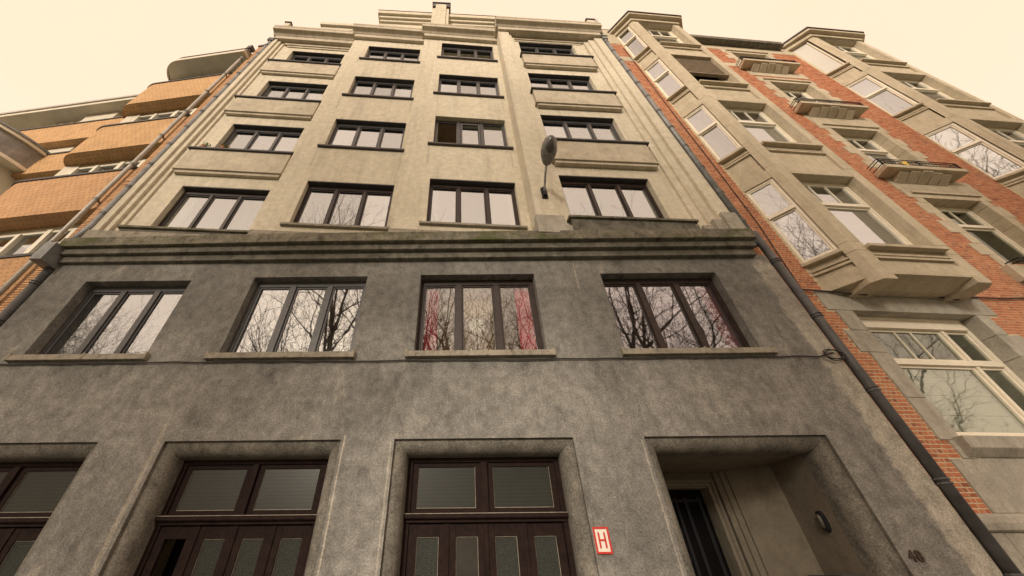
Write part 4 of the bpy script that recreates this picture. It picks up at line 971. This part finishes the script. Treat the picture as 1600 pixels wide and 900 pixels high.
MB(LB).box(-13, -3.9, YL - .2, 2, 17.931, 18.08).build('eaves_gutter', M['zinc_light'], lefb, bevel=.01)
# end pier of slim bricks beside the main building
sw = MB(LB).box(-.46, .12, .0, .9, 0, 19.6).build('end_pier', M['mortar'], lefb)
MB(LB).box(-.50, .14, -.04, .9, 19.6, 19.75).build('pier_cap', M['flash'], lefb)
k = 0; rest = MB(LB); rest.rnd = []; z = 4.2; obs = []
while z < 19.55:
    s = -.455 - (.11 if k % 2 else 0)
    while s < .115:
        p, q_ = max(s, -.455), min(s + .214, .115)
        if q_ - p > .03: obs.append((p, q_, z, z + .042))
        s += .224
    z += .06; k += 1
obm = {}
cnt = 0
for (p, q_, z0, z1) in obs:
    if z0 > 5.4 and cnt < 290:
        cnt += 1; key = round(q_ - p, 3)
        if key not in obm:
            me = bpy.data.meshes.new('brick'); a_, b_ = key / 2, .021
            me.from_pydata([(-a_, .012, -b_), (a_, .012, -b_), (a_, .012, b_), (-a_, .012, b_), (-a_, -.012, -b_), (a_, -.012, -b_), (a_, -.012, b_), (-a_, -.012, b_)], [], [(0, 1, 5, 4), (1, 2, 6, 5), (2, 3, 7, 6), (3, 0, 4, 7), (4, 5, 6, 7)])
            me.materials.append(M['obrick']); obm[key] = me
        o = bpy.data.objects.new('brick', obm[key]); COL.objects.link(o); o.parent = sw; o.location = LB.P((p + q_) / 2, -.006 + random.uniform(-.003, .003), (z0 + z1) / 2) - WORLD[sw.name]; o.rotation_euler = (0, 0, LB.a)
    else:
        y = -.015; rest.add([(p, y, z0), (q_, y, z0), (q_, y, z1), (p, y, z1), (p, .004, z0), (q_, .004, z0), (q_, .004, z1), (p, .004, z1)], [(0, 1, 2, 3), (0, 4, 5, 1), (1, 5, 6, 2), (2, 6, 7, 3), (3, 7, 4, 0)]); rest.rnd += [random.random()] * 5
rest.build('bricks', M['obrick'], sw, kind='stuff')
pipe(lefb, LB, [(-.58, -.1, 0), (-.58, -.1, 19.0)], .045, M['zinc_light'], [(-.58, -.1, 5.0 + 1.45 * k) for k in range(10)], bandm=M['zinc'])
MB(LB).box(-.68, -.48, -.2, .0, 19.0, 19.25).build('rain_hopper', M['zinc_dark'], lefb, bevel=.01)
# ----- next house: slate drum bay at the far left
drum = thing('slate_bay_house', 'house with a rounded slate clad bay and white trims at the far left edge', 'building', LB.P(-13, 4, 0))
cxs, cys, rad = -9.6, 1.2, 2.9
def ring(r0, z0, z1, name, mat, lo=180, hi=360):
    m = MB(LB); poly = [(cxs + r0 * math.cos(R(q_)), cys + r0 * math.sin(R(q_))) for q_ in range(lo, hi + 1, 6)]
    return m.plan(poly, z0, z1).build(name, mat, drum)
ring(rad, 13.1, 13.9, 'slate_band', M['slate']); ring(rad + .08, 13.9, 14.02, 'white_trim', M['cream']); ring(rad + .12, 14.02, 14.1, 'gutter', M['zinc'])
ring(rad + .06, 12.98, 13.1, 'white_trim', M['cream']); ring(rad - .35, 0, 12.98, 'wall', M['cream2'])

# ================================================================== TREES of the park across the street (they stand in the window reflections)
def tree_mesh(seed, H, spread, maxlvl=6):
    rng = random.Random(seed); segs = []
    def grow(p, d, ln, r, lvl):
        n = 3 if lvl < maxlvl - 1 else 2; pts = [p]; rs = [r]
        for i in range(n):
            d = (d + Vector((rng.uniform(-1, 1), rng.uniform(-1, 1), rng.uniform(-.5, .9))) * (.10 if lvl == 0 else .22)).normalized()
            p = p + d * ln / n; r = r * (.88 if lvl < 3 else .82); pts.append(p); rs.append(max(r, .009))
            if 1 <= lvl < maxlvl and i < n - 1:
                side(p, d, ln * rng.uniform(.4, .6), r * .5, lvl + 1)
            if lvl == 0 and i >= 1: side(p, d, ln * rng.uniform(.5, .7), r * .55, 2)
        segs.append((pts, rs, lvl))
        if lvl < maxlvl:
            k = 3 if lvl < 2 else 2
            base = rng.uniform(0, 6.28)
            for i in range(k):
                q_ = base + i * 6.28 / k + rng.uniform(-.5, .5); tilt = rng.uniform(.35, .75) * spread
                a_ = d.cross(Vector((1, 0, 0)) if abs(d.x) < .8 else Vector((0, 1, 0))).normalized(); b_ = d.cross(a_)
                nd = (d * math.cos(tilt) + (a_ * math.cos(q_) + b_ * math.sin(q_)) * math.sin(tilt) + Vector((0, 0, .12))).normalized()
                grow(p, nd, ln * rng.uniform(.66, .82), rs[-1] * .78, lvl + 1)
    def side(p, d, ln, r, lvl):
        if lvl > maxlvl: return
        q_ = rng.uniform(0, 6.28); a_ = d.cross(Vector((1, 0, 0)) if abs(d.x) < .8 else Vector((0, 1, 0))).normalized(); b_ = d.cross(a_)
        nd = (d * .5 + (a_ * math.cos(q_) + b_ * math.sin(q_)) * .8 + Vector((0, 0, .15))).normalized(); grow(p, nd, ln, r, lvl)
    grow(Vector((0, 0, 0)), Vector((rng.uniform(-.05, .05), rng.uniform(-.05, .05), 1)).normalized(), H * .34, H * .021, 0)
    def mk(sel, n, name):
        v = []; f = []
        for pts, rs, lvl in segs:
            if not sel(lvl): continue
            k = len(v); N = len(pts)
            for i, p in enumerate(pts):
                dd = (pts[min(i + 1, N - 1)] - pts[max(i - 1, 0)]).normalized(); a_ = dd.cross(Vector((0, 0, 1)) if abs(dd.z) < .9 else Vector((1, 0, 0))).normalized(); b_ = dd.cross(a_)
                for j_ in range(n): q_ = 6.2832 * j_ / n; v.append(p + a_ * rs[i] * math.cos(q_) + b_ * rs[i] * math.sin(q_))
            for i in range(N - 1):
                for j_ in range(n): f.append((k + i * n + j_, k + i * n + (j_ + 1) % n, k + (i + 1) * n + (j_ + 1) % n, k + (i + 1) * n + j_))
        me = bpy.data.meshes.new(name); me.from_pydata(v, [], f); me.materials.append(M['bark']); me.polygons.foreach_set('use_smooth', [True] * len(me.polygons)); return me
    return mk(lambda l: l == 0, 10, 'trunk'), mk(lambda l: 0 < l < 3, 6, 'limbs'), mk(lambda l: l >= 3, 3, 'crown')
TM = [tree_mesh(3, 20, 1.0), tree_mesh(11, 21, .85), tree_mesh(23, 19, 1.15)]
spots = [(-34, -13), (-25.5, -15), (-12.5, -15), (-7.6, -11.6), (-3.8, -17), (1.2, -12.5), (6.5, -16.5), (9.3, -11.4), (12.9, -13), (18.5, -12.2), (25, -15), (-31, -12.5), (-39, -14), (-48, -12), (34, -12.5)]
for i, (x, y) in enumerate(spots):
    t = thing('bare_tree', 'tall leafless tree in the park across the street, seen mirrored in the window panes', 'tree', (x, y - 2, -.13), 'bare trees in the park across the street')
    t.rotation_euler = (0, 0, i * 1.7); s_ = (.9 + .22 * random.random()) * (.8 if i == 1 else 1); t.scale = (s_ * .8, s_ * .8, s_ * 1.04)
    for nm, me in zip(('trunk', 'limbs', 'crown'), TM[i % 3]):
        o = bpy.data.objects.new(nm, me); COL.objects.link(o); o.parent = t
print('tris approx', sum(len(o.data.polygons) * 2 for o in sc.objects if o.type == 'MESH'))
